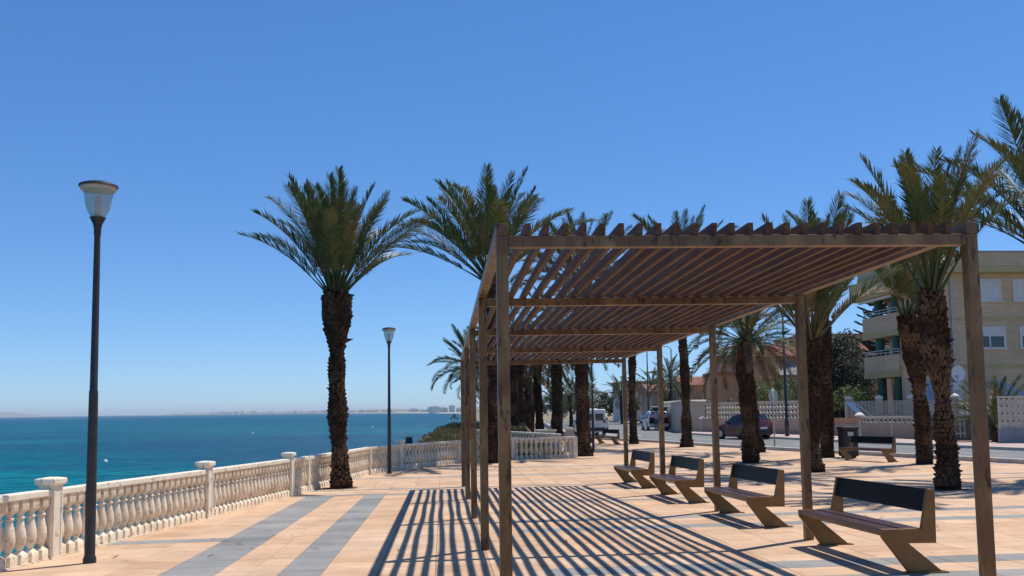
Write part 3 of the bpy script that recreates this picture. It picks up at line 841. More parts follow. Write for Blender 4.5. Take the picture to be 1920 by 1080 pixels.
# ramp parapet behind
ramp = thing('ramp_parapet', 'grey ramp wall topped by small balusters behind the far balustrade', 'wall')
pa, pb = (1.6, 45.2), (5.3, 41.0)
za = g(*pa)
mb = MB(); mb.bar((pa[0], pa[1], za+0.15), (pb[0], pb[1], za+0.05), 0.22, 0.9); mb.build('wall', 'grey_paving', ramp)
mb = MB(); mb.bar((pa[0], pa[1], za+1.02), (pb[0], pb[1], za+0.86), 0.2, 0.08); mb.build('hand_rail', 'rail_paint', ramp)
for i in range(30):
    t = (i+0.5)/30
    x, y = pa[0]+(pb[0]-pa[0])*t, pa[1]+(pb[1]-pa[1])*t
    o = link('baluster', BALM, ramp); o.location = (x, y, za+0.59-0.1*t); o.scale = (0.8, 0.8, 0.5)
for k, (x, y, w, h, lab) in enumerate([(4.9, 43.2, 0.9, 0.95, 'low cream planter block beside the ramp, left of two'), (5.95, 42.4, 0.35, 1.0, 'narrow cream planter block beside the ramp, right of two'), (2.7, 47.5, 0.5, 1.0, 'small white block at the left end of the ramp')]):
    r = thing('wall_block', lab, 'wall', (x, y, g(x, y)), R(-30))
    mb = MB(); mb.box((-w/2, -0.15, -0.2), (w/2, 0.15, h)); mb.build('block', 'cream_wall', r, bevel=0.02)
    mb = MB(); mb.box((-w/2-0.04, -0.19, h+0.002), (w/2+0.04, 0.19, h+0.08)); mb.build('coping', 'rail_paint', r, bevel=0.01)

# ------------------------------------------------------------------ lamps
def make_lamp():
    r = thing('street_lamp', '', 'lamp')
    mb = MB(); mb.lathe([(0.075, 0.0), (0.075, 0.05), (0.068, 0.07), (0.060, 0.09), (0.058, 1.0), (0.052, 2.0), (0.052, 2.02), (0.045, 2.04), (0.036, 3.92)], 20)
    me = mb.build('pole', 'lamp_iron', r); shade_smooth(me.data, 40)
    mb = MB(); mb.lathe([(0.033, 3.90), (0.042, 3.93), (0.042, 3.99), (0.052, 4.05), (0.085, 4.12), (0.095, 4.135), (0.07, 4.14)], 20)
    h = mb.build('holder', 'lamp_iron', r); shade_smooth(h.data, 40)
    mb = MB()
    prof = [(0.078, 4.138), (0.115, 4.20), (0.142, 4.27), (0.155, 4.35), (0.165, 4.42), (0.186, 4.48), (0.215, 4.515)]
    n = 28; vs = []; fs = []
    for rr, z in prof:
        for k in range(n): vs.append((rr*math.cos(2*math.pi*k/n), rr*math.sin(2*math.pi*k/n), z))
    for j in range(len(prof)-1):
        for k in range(n):
            fs.append((j*n+k, j*n+(k+1) % n, (j+1)*n+(k+1) % n, (j+1)*n+k))
    mb.add(vs, fs); gl = mb.build('glass_bowl', 'lamp_glass', r); shade_smooth(gl.data)
    mb = MB(); mb.lathe([(0.222, 4.512), (0.228, 4.52), (0.222, 4.535), (0.15, 4.565), (0.05, 4.58), (0.01, 4.582)], 28)
    lid = mb.build('lid', 'lamp_iron', r); shade_smooth(lid.data, 30)
    mb = MB(); mb.lathe([(0.20, 4.470), (0.205, 4.505), (0.2, 4.51)], 28); mb.build('reflector', 'cream_wall', lid)
    mb = MB(); mb.lathe([(0.035, 4.141), (0.04, 4.16), (0.038, 4.36), (0.02, 4.40)], 12); mb.build('bulb_tube', 'shutter_white', r, smooth=True)
    mb = MB(); mb.box((-0.04, -0.064, 0.55), (0.04, -0.0585, 0.86)); mb.build('access_door', 'lamp_iron', r)
    return r
lamp = make_lamp()
LAMPS = [((-4.17, 11.24), 'dark street lamp with glass bowl in the left foreground by the balustrade'),
         ((-1.67, 28.74), 'dark street lamp with glass bowl just right of the lone seaside palm'),
         ((7.09, 42.7), 'dark street lamp half hidden beside the thick palm trunk past the pergola')]
for k, ((x, y), lab) in enumerate(LAMPS):
    o = lamp if k == 0 else copy_tree(lamp)
    o.location = (x, y, g(x, y)); o.rotation_euler = (0, 0, 0.4*k)
    tag(o, lab, 'lamp', 'glass bowl street lamps')
def tall_pole(x, y, h, lab, side):
    r = thing('tall_street_lamp', lab, 'lamp', (x, y, g(x, y)+0.1), 0, 'tall dark road lamps')
    mb = MB(); mb.lathe([(0.13, -0.1), (0.13, 0.9), (0.10, 1.0), (0.055, h)], 12); p = mb.build('pole', 'lamp_iron', r, smooth=True)
    mb = MB(); mb.tube([(0, 0, h-0.02), (side*0.3, 0, h+0.2), (side*1.1, 0, h+0.3)], 0.03, 8); mb.build('arm', 'lamp_iron', r, smooth=True)
    mb = MB(); mb.box((min(side*1.0, side*1.6), -0.13, h+0.24), (max(side*1.0, side*1.6), 0.13, h+0.36)); mb.build('lamp_head', 'grey_metal', r, bevel=0.03)
tall_pole(20.3, 52.5, 8.6, 'tall dark road lamp in front of the orange house', -1)
tall_pole(20.1, 78.4, 7.0, 'tall dark road lamp beyond the open-tailed car', -1)
tall_pole(20.6, 90.0, 8.0, 'farthest tall dark road lamp up the street', -1)

# ------------------------------------------------------------------ palms
def frond_mesh(name, m, length, bend, seed, npair=104, leaf=0.47, petiole=0.22, vee=0.46, wid=0.031):
    rr = random.Random(seed); mb = MB()
    pts = []; p = Vector((0, 0, 0)); ang = 0.0; N = 16
    pts.append(p.copy()); dirs = []
    side_bend = rr.uniform(-0.25, 0.25)
    for i in range(N):
        t = (i+1)/N
        ang = -bend*(t**2.0)
        d = Vector((math.cos(ang), side_bend*t*0.5, math.sin(ang))).normalized()
        dirs.append(d); p = p+d*length/N; pts.append(p.copy())
    dirs.append(dirs[-1])
    rads = [0.042*(1-0.55*min(1, i/4.0))*(1-0.85*i/N)+0.003 for i in range(N+1)]
    mb.tube(pts, rads, 4)
    for k in range(npair):
        t = petiole+(1-petiole)*(k+0.3)/npair
        f = t*N; i = min(int(f), N-1); fr = f-i
        c = pts[i]+(pts[i+1]-pts[i])*fr
        d = dirs[i]
        s = d.cross(Vector((0, 0, 1))); s.normalize(); u = s.cross(d)
        env = math.sin(math.pi*min(1.0, (t-petiole)/(1-petiole)*0.80+0.14))**0.65
        fwdness = 0.72+0.75*t
        for sgn in (-1, 1):
            if rr.random() < 0.05: continue
            ll = leaf*env*rr.uniform(0.82, 1.12)
            v = vee+rr.uniform(-0.55, 0.4)
            ld = (s*sgn*math.cos(v)+u*math.sin(v)+d*fwdness+Vector((rr.uniform(-.12, .12), rr.uniform(-.12, .12), rr.uniform(-.12, .12)))).normalized()
            wv = ld.cross(u*math.cos(v)-s*sgn*math.sin(v)).normalized()*wid*rr.uniform(0.8, 1.15)/2
            wv = (wv*0.75+d*wid*0.25)
            m1 = c+ld*ll*0.45; tip = c+ld*ll+Vector((0, 0, -0.16*ll*rr.random()))
            mb.add([c-wv*0.5, c+wv*0.5, m1+wv, tip, m1-wv], [(0, 1, 2, 4), (4, 2, 3)])
    return mb.raw(name, m)
FR = {}
for m, nm in (('frond_green', 'g'), ('frond_olive', 'o'), ('frond_dry', 'd')):
    for b, bend in (('s', 0.22), ('m', 0.62), ('l', 1.25)):
        FR[nm+b] = [frond_mesh('frond', m, 3.0, bend, hash((nm, b, q)) % 1000 if False else (ord(nm)*7+ord(b)*13+q*31), 104) for q in range(3)]
FRLOW = {}
for m, nm in (('frond_green', 'g'), ('frond_olive', 'o'), ('frond_dry', 'd')):
    for b, bend in (('s', 0.3), ('m', 0.8), ('l', 1.6)):
        FRLOW[nm+b] = [frond_mesh('frond', m, 3.0, bend, (ord(nm)*5+ord(b)*11), 44, wid=0.055)]

def trunk_mesh(h, lean, r0, rmid, rtop, seed, boots=True, fat=0.9):
    rr = random.Random(seed); mb = MB(); n = 18
    rows = max(16, int(h/0.075))
    r0 -= 0.09; rmid -= 0.085; rtop -= 0.12
    def axis(t):
        return Vector((lean[0]*t**1.3+0.05*math.sin(t*5+seed), lean[1]*t**1.3+0.04*math.sin(t*4+seed*2), h*t))
    def rad(t):
        z = h*t
        flare = (r0-rmid)*math.exp(-z/0.35)
        top = 0
        zt = h-z
        if zt < fat*1.6:
            q = 1-zt/(fat*1.6); top = (rtop-rmid)*math.sin(min(1, q*1.15)*math.pi*0.62)
        if zt < 0.28: top -= (0.28-zt)*0.55
        return rmid+flare+top+0.022*math.sin(z*2.3+seed)+0.016*math.sin(z*5.1+seed*1.7)
    vs = []; fs = []
    for j in range(rows+1):
        t = j/rows; c = axis(t); R0 = rad(t)
        for k in range(n):
            a = 2*math.pi*(k+0.5*(j % 2))/n
            r1 = R0*(1+rr.uniform(-0.035, 0.035)+(0.03 if j % 2 else -0.03))
            vs.append((c.x+r1*math.cos(a), c.y+r1*math.sin(a), c.z-(0.15 if j == 0 else 0)))
    for j in range(rows):
        for k in range(n):
            k2 = (k+1) % n
            fs.append((j*n+k, j*n+k2, (j+1)*n+k2, (j+1)*n+k))
    fs.append(tuple(rows*n+k for k in range(n)))
    mb.add(vs, fs)
    bo = MB()
    if boots:
        dz = 0.085; nz = int((h-0.1)/dz)
        for j in range(nz):
            z = 0.08+j*dz; t = z/h; c = axis(t); R0 = rad(t)
            zt = h-z
            cnt = 15
            size = (0.036 if zt > fat*1.6 else 0.055)*rr.uniform(.8, 1.2)
            for k in range(cnt):
                if rr.random() < 0.12: continue
                a = 2*math.pi*(k+0.5*(j % 2)+rr.uniform(-.2, .2))/cnt
                ca, sa = math.cos(a), math.sin(a); tx, ty = -sa, ca
                w = 0.5*2*math.pi*R0/cnt*rr.uniform(.75, 1.1)
                out = size*rr.uniform(0.45, 1.3)*(2.6 if rr.random() < 0.06 else 1)
                hh = size*rr.uniform(1.4, 2.5)*(1.6 if rr.random() < 0.04 else 1)
                pf = 0.95+0.45*math.sin(a*2+z*3.1+seed)+0.4*math.sin(a*3-z*5.3+seed*2)
                pf = max(0.25, pf); out *= pf; hh *= 0.7+0.4*pf
                b0 = R0*0.96
                P = lambda r_, s_, z_: (c.x+ca*r_+tx*s_, c.y+sa*r_+ty*s_, z_)
                bo.add([P(b0, -w, z-0.01), P(b0, w, z-0.01), P(R0+out, w*0.6, z+hh), P(R0+out, -w*0.6, z+hh), P(b0, w*0.5, z+hh*1.15), P(b0, -w*0.5, z+hh*1.15)],
                       [(0, 1, 2, 3), (3, 2, 4, 5), (0, 3, 5), (1, 4, 2)])
    return mb, bo, axis(1.0)
def palm(name, loc, h, label, lean=(0, 0), nf=34, size=1.0, spread=(8, 62), mats='go', dry=0.1, r=(0.40, 0.27, 0.36), seed=1, low=False, group='date palms along the promenade', az0=0.0, droop=0.3, boots=True, cat='palm tree', fat=0.9, azlim=None):
    x, y = loc
    t = thing(name, label, cat, (x, y, g(x, y)), 0, group)
    rr = random.Random(seed)
    tr, bo, top = trunk_mesh(h, lean, r[0], r[1], r[2], seed, boots, fat)
    tk = tr.build('trunk', 'palm_trunk', t, raw=True)
    if boots:
        ob = bo.build('leaf_bases', 'palm_boot', tk, raw=True); stuff(ob)
    if not low:
        sm = MB(); n_ = 22
        rad_ = [r[0]+rr.uniform(-0.02, 0.12) for _ in range(n_)]
        sm.add([(0, 0, 0.012)]+[(rad_[q]*math.cos(2*math.pi*q/n_), rad_[q]*math.sin(2*math.pi*q/n_), 0.004+(-SA if y < 22 else -SA*.45)*rad_[q]*math.sin(2*math.pi*q/n_)) for q in range(n_)], [(0, 1+q, 1+(q+1) % n_) for q in range(n_)])
        sm.build('soil_ring', 'pit_soil', t)
    lib = FRLOW if low else FR
    for k in range(nf):
        u = (k+0.5)/nf
        inc = spread[0]+(spread[1]-spread[0])*u**0.85+rr.uniform(-5, 5)
        az = az0+k*2.39996+rr.uniform(-.25, .25)
        isdry = u > 1-dry and rr.random() < 0.75
        key = ('d' if isdry else rr.choice(mats))
        b = 's' if u < 0.45 else ('m' if u < 1-droop else 'l')
        if rr.random() < 0.15: b = 'm'
        me = rr.choice(lib[key+b])
        o = link('frond', me, t)
        s = size*rr.uniform(0.86, 1.08)*(0.86 if u < 0.15 else 1.0)
        o.scale = (s, s, s)
        ri = 0.05+0.16*u
        o.location = (top.x+ri*math.cos(az), top.y+ri*math.sin(az), top.z+0.05-0.22*u)
        o.rotation_euler = (Matrix.Rotation(az, 3, 'Z') @ Matrix.Rotation(-R(90-inc), 3, 'Y') @ Matrix.Rotation(rr.uniform(-.5, .5), 3, 'X')).to_euler()
    return t
palm('date_palm', (-2.55, 23.26), 5.02, 'lone date palm with dark trunk standing against the sea on the left', (-0.20, 0), 38, 1.02, (2, 46), 'ggo', 0.0, (0.40, 0.28, 0.47), 3, droop=0.0, fat=1.0)
palm('date_palm', (1.85, 33.67), 6.9, 'tall date palm whose crown rises above the left end of the pergola', (0, 0), 40, 1.42, (4, 56), 'ggo', 0.0, (0.42, 0.30, 0.42), 5, droop=0.08)
palm('date_palm', (5.76, 37.5), 7.4, 'thick-trunked date palm standing at the end of the balustrade', (0, 0), 32, 1.1, (10, 80), 'go', 0.2, (0.50, 0.29, 0.38), 8)
palm('date_palm', (8.35, 52.5), 7.6, 'date palm beside the white van, behind the thick-trunked palm', (0, 0), 26, 1.1, (10, 80), 'go', 0.2, (0.42, 0.27, 0.36), 9)
palm('date_palm', (10.58, 49.84), 7.4, 'date palm by the kerb left of the open-tailed car', (-0.1, 0), 26, 1.1, (10, 75), 'go', 0.2, (0.42, 0.27, 0.36), 10)
palm('date_palm', (12.08, 44.5), 8.2, 'date palm by the kerb right of the open-tailed car', (-0.15, 0), 32, 1.35, (6, 62), 'go', 0.08, (0.46, 0.29, 0.38), 12)
palm('date_palm', (10.16, 29.72), 4.15, 'short date palm with hanging fronds in front of the red car', (0, 0), 52, 0.72, (12, 122), 'oog', 0.3, (0.37, 0.30, 0.37), 14, droop=0.68)
palm('date_palm', (13.1, 37.2), 5.4, 'slim date palm right behind the short one hiding the red car', (-0.35, 0), 26, 0.9, (10, 85), 'og', 0.2, (0.36, 0.24, 0.30), 15)
palm('date_palm', (10.34, 24.64), 3.85, 'date palm just right of the second right pergola post', (-0.05, 0), 30, 1.22, (3, 44), 'oog', 0.08, (0.34, 0.25, 0.31), 16, droop=0.08)
palm('date_palm', (13.85, 31.9), 6.6, 'straight dark date palm beside the black bin', (-0.1, 0), 24, 0.85, (5, 46), 'go', 0.05, (0.38, 0.31, 0.35), 17, droop=0.1)
palm('date_palm', (14.74, 27.0), 4.62, 'fat-topped date palm with base beside the far right bench', (-0.28, 0), 22, 0.85, (2, 28), 'go', 0.0, (0.37, 0.275, 0.40), 18, droop=0.05, fat=1.6)
palm('date_palm', (10.34, 18.09), 4.25, 'nearest date palm on the right, fat trunk inside the last pergola bay', (-0.12, 0), 30, 0.97, (2, 35), 'oog', 0.0, (0.33, 0.25, 0.36), 19, droop=0.08, fat=1.5)
palm('date_palm', (14.5, 20.2), 5.3, 'date palm at the right edge of the photo, only its fronds showing', (0, 0), 32, 1.3, (5, 55), 'g', 0.0, (0.40, 0.29, 0.38), 22, az0=0.5, droop=0.2)
palm('date_palm', (1.9, 60.0), 5.0, 'distant palm with arching fronds peeking out left of the pergola posts', (0, 0), 34, 1.0, (10, 105), 'g', 0.15, (0.36, 0.27, 0.34), 23, droop=0.6)
ROW = [(3.3, 72, 5.2, 'leftmost trunk of the dark palm row behind the ramp'), (5.1, 95, 5.0, 'thin far trunk second from the left in the palm row'), (4.2, 65, 6.2, 'third trunk from the left in the dark palm row'),
       (4.6, 58, 6.4, 'broad trunk in the middle of the dark palm row'), (5.3, 62, 6.0, 'trunk directly right of the broad middle one in the palm row'), (6.8, 73, 4.6, 'fifth dark trunk, partly screened by hanging fronds'),
       (7.5, 77, 4.4, 'thin trunk left of the nearest palm of the seaside row'), (6.35, 50.5, 6.8, 'nearest trunk of the dark palm row, left of the thick-trunked palm'),
       (3.75, 80, 5.0, 'far trunk showing between the two leftmost of the palm row'), (7.0, 66, 5.6, 'dark trunk just left of the nearest one of the palm row'), (8.1, 64, 5.8, 'trunk of the palm row seen right behind the thick-trunked palm'), (6.1, 83, 4.8, 'far thin trunk in the middle gap of the palm row'), (9.2, 60, 6.0, 'palm row trunk beside the white van'), (5.75, 68, 5.4, 'dark trunk in the gap right of the broad middle palm'), (4.9, 77, 5.0, 'far dark trunk left of the broad middle palm')]
for k, (x, y, h, lab) in enumerate(ROW):
    palm('date_palm', (x, y), h, lab, (0.05*(k % 3-1), 0), 26, 1.05, (12, 115), 'go', 0.35, (0.44, 0.37, 0.42), 30+k, low=True, droop=0.45, group='palm row by the sea path')
FAR = [(13.6, 96, 3.6, 'bushy palm behind the parked white cars'), (15.6, 104, 3.2, 'palm right of the bushy one behind the white cars'), (17.4, 112, 3.4, 'palm at the street end left of the far pergola post'), (21.5, 108, 3.8, 'palm behind the open-tailed car, left side'),
       (23.6, 112, 3.6, 'palm behind the open-tailed car, right side'), (23.2, 92, 4.4, 'palm beyond the pair of tall road lamps'), (25.6, 100, 5.6, 'slender palm rising right of the tall road lamps'), (28.5, 122, 5.2, 'palm far up the street near the white building'), (19.4, 126, 3.8, 'small palm in the centre of the street end'), (14.8, 120, 3.4, 'farthest palm on the left of the street')]
for k, (x, y, h, lab) in enumerate(FAR):
    palm('street_palm', (x, y), h, lab, (0.1*(k % 3-1), 0), 30, 0.95, (8, 118), 'g', 0.12, (0.34, 0.26, 0.30), 50+k, low=True, droop=0.5, boots=False, group='palms at the end of the street')
palm('garden_palm', (25.6, 40.5), 0.9, 'low feathery palm in the garden at the right edge behind the wall', (0, 0), 30, 0.85, (10, 70), 'o', 0.05, (0.25, 0.2, 0.24), 71, low=True, group=None)

# ------------------------------------------------------------------ apartment block
def part(name, m, parent, *boxes, bevel=0.0):
    mb = MB()
    for a, b in boxes: mb.box(a, b)
    return mb.build(name, m, parent, bevel=bevel)
AX, AY = 29.5, 56.0
apt = thing('apartment_block', 'three-storey buff brick apartment block with green balcony columns on the right', 'building', (AX, AY, -0.3))
WX, DY = 24.0, 5.2
part('wall', 'buff_brick', apt, ((0, 0, -0.3), (WX, 0.35, 10.25)), ((1.75, 0.352, -0.3), (WX, DY, 10.25)))
part('floor_band', 'yellow_render', apt, ((-0.03, -0.03, 7.15), (WX+0.03, 0.30, 7.45)))
part('floor_band', 'yellow_render', apt, ((-0.03, -0.03, 4.05), (WX+0.03, 0.30, 4.35)))
part('roof_slab', 'yellow_render', apt, ((-0.25, -0.80, 10.252), (WX+0.4, DY+0.3, 10.62)))
part('parapet', 'buff_brick', apt, ((-0.22, -0.76, 10.622), (WX+0.35, DY+0.25, 11.55)))
part('coping', 'grey_render', apt, ((-0.28, -0.82, 11.552), (WX+0.4, DY+0.3, 11.62)))
def apt_window(x0, x1, z0, z1, shut, nm='window'):
    w = part(nm, 'shutter_white', apt, ((x0-0.09, -0.06, z1), (x1+0.09, -0.001, z1+0.09)), ((x0-0.14, -0.12, z0-0.09), (x1+0.14, -0.001, z0)), ((x0-0.09, -0.05, z0), (x0, -0.001, z1)), ((x1, -0.05, z0), (x1+0.09, -0.001, z1)))
    zs = z0+(z1-z0)*(1-shut)
    if shut > 0.02:
        mb = MB(); n = max(2, int((z1-zs)/0.09))
        for k in range(n):
            a = zs+(z1-zs)*k/n; b = zs+(z1-zs)*(k+1)/n
            mb.box((x0, -0.04+0.012*(k % 2), a+0.002), (x1, -0.002, b-0.006))
        mb.build('shutter', 'shutter_white', w)
    if shut < 0.98:
        part('pane', 'glass_dark', w, ((x0+0.04, -0.025, z0+0.04), (x1-0.04, -0.002, zs-0.01)))
        xm = x0+(x1-x0)*0.36
        part('sash', 'shutter_white', w, ((xm-0.04, -0.045, z0), (xm+0.04, -0.027, zs)), ((x0, -0.045, z0), (x0+0.05, -0.027, zs)), ((x1-0.05, -0.045, z0), (x1, -0.027, zs)), ((x0, -0.045, z0), (x1, -0.0271, z0+0.05)))
    return w
for i, x in enumerate((5.1, 7.7, 11.0, 14.5, 18.5)):
    apt_window(x, x+1.6, 8.5, 9.8, 1.0)
for i, x in enumerate((1.2, 5.3, 8.0, 11.0, 14.5)):
    apt_window(x, x+(1.55 if i else 0.6), 5.4, 6.7, 0.42 if i else 0.2)
dw = part('door', 'blue_door', apt, ((1.35, -0.05, 1.9), (2.05, -0.002, 3.3)))
part('door_frame', 'shutter_white', dw, ((1.26, -0.07, 1.9), (1.348, -0.002, 3.38)), ((2.052, -0.07, 1.9), (2.14, -0.002, 3.38)))
# corner loggias open to the street side
for k, (z0, z1) in enumerate(((3.75, 5.1), (6.45, 7.8))):
    b = part('balcony', 'buff_brick', apt, ((-0.12, 0.352, z0+0.30), (0.06, DY, z1)), ((0.062, DY-0.18, z0+0.30), (1.74, DY, z1)))
    part('balcony_slab', 'yellow_render', b, ((-0.16, 0.354, z0-0.12), (1.74, DY+0.05, z0+0.298)))
    mb = MB()
    for zz in (z1+0.18, z1+0.36): mb.bar((-0.03, 0.4, zz), (-0.03, DY-0.05, zz), 0.05, 0.05)
    for y in (0.5, 1.7, 2.9, 4.1, 5.0): mb.bar((-0.03, y, z1), (-0.03, y, z1+0.38), 0.04, 0.04)
    mb.build('railing', 'grey_metal', b)
part('balcony_roof', 'yellow_render', apt, ((-0.75, 0.36, 9.0), (1.74, DY+0.5, 10.24)))
for z0, z1 in ((-0.3, 3.62), (5.1, 6.32), (7.81, 8.99)):
    for y in (1.6, 3.9):
        mb = MB(); mb.lathe([(0.30, z0), (0.30, z1)], 14, c=(0.45, y, 0)); mb.build('column', 'green_paint', apt, smooth=False)
for z0 in (4.3, 7.0):
    for y in (0.9, 2.9):
        part('balcony_door', 'shutter_white', apt, ((1.68, y, z0-0.2), (1.745, y+1.2, z0+1.9)))
part('garage_door', 'dark_metal', apt, ((1.69, 0.5, -0.2), (1.745, 4.8, 3.2)))
part('awning_box', 'shutter_white', apt, ((-0.5, 0.5, 8.8), (-0.34, 4.9, 8.97)))
part('drain_pipe', 'grey_metal', apt, ((3.3, -0.11, -0.3), (3.42, -0.003, 10.2)))
# satellite dish and utility cabinet on the brick
dish = thing('satellite_dish', 'white satellite dish on the brick wall above a white cabinet', 'dish', (32.75, 55.5, 3.45))
mb = MB(); vs = [(0, 0, 0)]; fs = []
n = 20
for j, rr_ in enumerate((0.15, 0.32, 0.46)):
    for k in range(n):
        a = 2*math.pi*k/n; vs.append((rr_*math.cos(a), -0.5*rr_*rr_, rr_*1.15*math.sin(a)))
for k in range(n): fs.append((0, 1+k, 1+(k+1) % n))
for j in range(2):
    for k in range(n): fs.append((1+j*n+k, 1+j*n+(k+1) % n, 1+(j+1)*n+(k+1) % n, 1+(j+1)*n+k))
mb.add(vs, fs); mb.build('dish', 'white_metal', dish, smooth=True)
mb = MB(); mb.tube([(0, 0.02, -0.1), (0, 0.35, -0.25)], 0.03, 8); mb.tube([(0, -0.05, -0.5), (-0.3, -0.45, -0.2)], 0.02, 6); mb.box((-0.38, -0.52, -0.26), (-0.24, -0.4, -0.12)); mb.build('arm', 'grey_metal', dish)
cab = thing('air_conditioner', 'white wall cabinet below the satellite dish', 'appliance', (32.7, 55.72, 1.75))
part('case', 'shutter_white', cab, ((-0.3, -0.25, 0), (0.3, 0.25, 1.15)), bevel=0.02); part('grille', 'grey_metal', cab, ((-0.24, -0.262, 0.15), (0.24, -0.252, 0.7)))

# ------------------------------------------------------------------ houses behind
def simple_house(name, label, loc, w, d, h, wall, rz=0.0, roof='gable', rh_=1.2, wins=(), z0=-0.6):
    r = thing(name, label, 'house', (loc[0], loc[1], z0), rz)
    part('wall', wall, r, ((0, 0, -0.5), (w, d, h)))
    if roof == 'gable':
        mb = MB(); e = 0.35
        mb.add([(-e, -e, h), (w+e, -e, h), (w+e, d/2, h+rh_), (-e, d/2, h+rh_), (-e, -e, h-0.14), (w+e, -e, h-0.14), (-e, d+e, h), (w+e, d+e, h)],
               [(0, 1, 2, 3), (4, 5, 1, 0), (3, 2, 7, 6)])
        mb.add([(-e, -e, h-0.14), (-e, d+e, h-0.14), (-e, d/2, h+rh_-0.02)], [(0, 1, 2)])
        mb.add([(w+e, -e, h-0.14), (w+e, d+e, h-0.14), (w+e, d/2, h+rh_-0.02)], [(0, 1, 2)])
        rf_ = mb.build('roof', 'roof_tile', r)
        mb = MB()
        k = -e
        while k < w+e:     # rows of barrel tiles
            mb.tube([(k, -e-0.03, h+0.03), (k, d/2, h+rh_+0.03)], 0.09, 6); k += 0.3
        stuff(mb.build('tile_rows', 'roof_tile', rf_))
    else:
        part('roof', 'roof_tile', r, ((-0.2, -0.2, h+0.002), (w+0.2, d+0.2, h+0.2)))
    for (x0, x1, a, b) in wins:
        f = part('window', 'shutter_white', r, ((x0-0.08, -0.08, a-0.08), (x1+0.08, -0.001, a)), ((x0-0.08, -0.08, b), (x1+0.08, -0.001, b+0.08)), ((x0-0.08, -0.08, a), (x0, -0.001, b)), ((x1, -0.08, a), (x1+0.08, -0.001, b)))
        part('pane', 'glass_dark', f, ((x0, -0.05, a), (x1, -0.002, b)))
    return r
oh = simple_house('orange_house', 'orange rendered house with grey awning behind the hedge', (27.7, 80.0), 11.5, 9, 6.6, 'orange_wall', R(-6), 'gable', 1.3, [(5.0, 6.2, 4.0, 5.4), (8.0, 9.2, 4.0, 5.4), (0.6, 1.3, 1.6, 2.9)])
mb = MB(); mb.add([(2.3, -0.02, 6.2), (7.2, -0.02, 6.2), (7.2, -1.4, 4.9), (2.3, -1.4, 4.9), (2.3, -0.02, 6.14), (7.2, -0.02, 6.14), (7.2, -1.4, 4.84), (2.3, -1.4, 4.84)], [(0, 1, 2, 3), (4, 5, 6, 7), (3, 2, 6, 7), (0, 3, 7, 4), (1, 2, 6, 5)])
mb.build('awning', 'awning_grey', oh)
part('terrace_wall', 'tan_wall', oh, ((1.9, -1.7, 2.4), (8.5, -0.03, 3.6)))
ch = part('chimney', 'orange_wall', oh, ((9.6, 2.5, 7.0), (10.5, 3.4, 8.3)))
part('wall', 'orange_wall', oh, ((-2.6, 2, -0.5), (-0.02, 8, 5.1)))
part('roof', 'roof_tile', oh, ((-2.8, 1.8, 5.102), (-0.03, 8.2, 5.4)))
th = simple_house('tan_house', 'tan terraced house with terracotta roof tiles left of the orange house', (25.2, 93.0), 9.5, 8, 4.4, 'tan_wall', R(-4), 'gable', 1.0, [(2.0, 3.2, 2.2, 3.6), (5.0, 6.4, 2.2, 3.6)])
part('porch', 'tan_wall', th, ((1.2, -2.4, 3.3), (6.5, -0.4, 3.5)), ((1.2, -2.4, 0), (1.5, -2.1, 3.3)), ((6.2, -2.4, 0), (6.5, -2.1, 3.3)))
tw_ = part('tower', 'tan_wall', th, ((4.3, 2.5, 4.9), (7.2, 5.5, 7.4)))
mb = MB()
for k in range(5): mb.box((4.3+k*0.6, 2.5, 7.4), (4.3+k*0.6+0.35, 2.9, 7.8+0.15*k))
mb.build('stepped_parapet', 'tan_wall', tw_)
mb = MB()
for x in (4.7, 5.4):
    mb.tube([(x, 3, 7.3), (x, 3, 10.2)], 0.03, 5); 
    for q in range(4): mb.tube([(x-0.45, 3, 9.2+q*0.28), (x+0.45, 3, 9.2+q*0.28)], 0.02, 4)
mb.build('aerial', 'dark_metal', th)
simple_house('tan_house', 'lower tan house with small yellow sign at its roof edge', (23.3, 100.0), 6.2, 8, 3.9, 'tan_wall', R(-4), 'gable', 0.9, [(1.2, 2.4, 1.9, 3.2), (3.8, 5.0, 1.9, 3.2)])
simple_house('white_building', 'plain white building far up the street', (24.6, 122.0), 5.5, 8, 4.3, 'white_wall', 0, 'flat', 0, [(0.9, 2.0, 1.8, 3.2), (3.2, 4.3, 1.8, 3.2)])
simple_house('brown_house', 'broad brown house with flat roof behind the dark conifers', (37.6, 92.0), 16, 9, 9.4, 'tan_wall', R(-3), 'flat', 0, [(2, 3.2, 6.5, 8.0), (6, 7.2, 6.5, 8.0)])
simple_house('red_house', 'reddish house half hidden by palms at the street end', (27.0, 135.0), 7, 8, 6.0, 'roof_tile', 0, 'flat', 0, [(1, 2, 3.5, 5), (4, 5, 3.5, 5)])

# ------------------------------------------------------------------ garden walls
def lattice(mb, p, q, z0, z1, size=0.3, th=0.09, z_of=None):
    p, q = Vector((p[0], p[1], 0)), Vector((q[0], q[1], 0))
    ln = (q-p).length; u = (q-p)/ln; nx = max(1, round(ln/size)); nz = max(1, round((z1-z0)/size))
    sx, sz = ln/nx, (z1-z0)/nz
    t = 0.035
    Z = Vector((0, 0, 1))
    for i in range(nx+1): mb.bar(p+u*sx*i+Z*z0, p+u*sx*i+Z*z1, th, t*1.1, upv=u) if False else mb.bar(p+u*sx*i+Z*z0, p+u*sx*i+Z*z1, t, th, upv=u.cross(Z))
    for j in range(nz+1): mb.bar(p+Z*(z0+sz*j), q+Z*(z0+sz*j), th, t)
    for i in range(nx):
        for j in range(nz):
            c = p+u*sx*(i+0.5)+Z*(z0+sz*(j+0.5))
            a = [c+u*sx*0.5, c+Z*sz*0.5, c-u*sx*0.5, c-Z*sz*0.5]
            for k in range(4): mb.bar(a[k], a[(k+1) % 4], th*0.7, t*0.8)
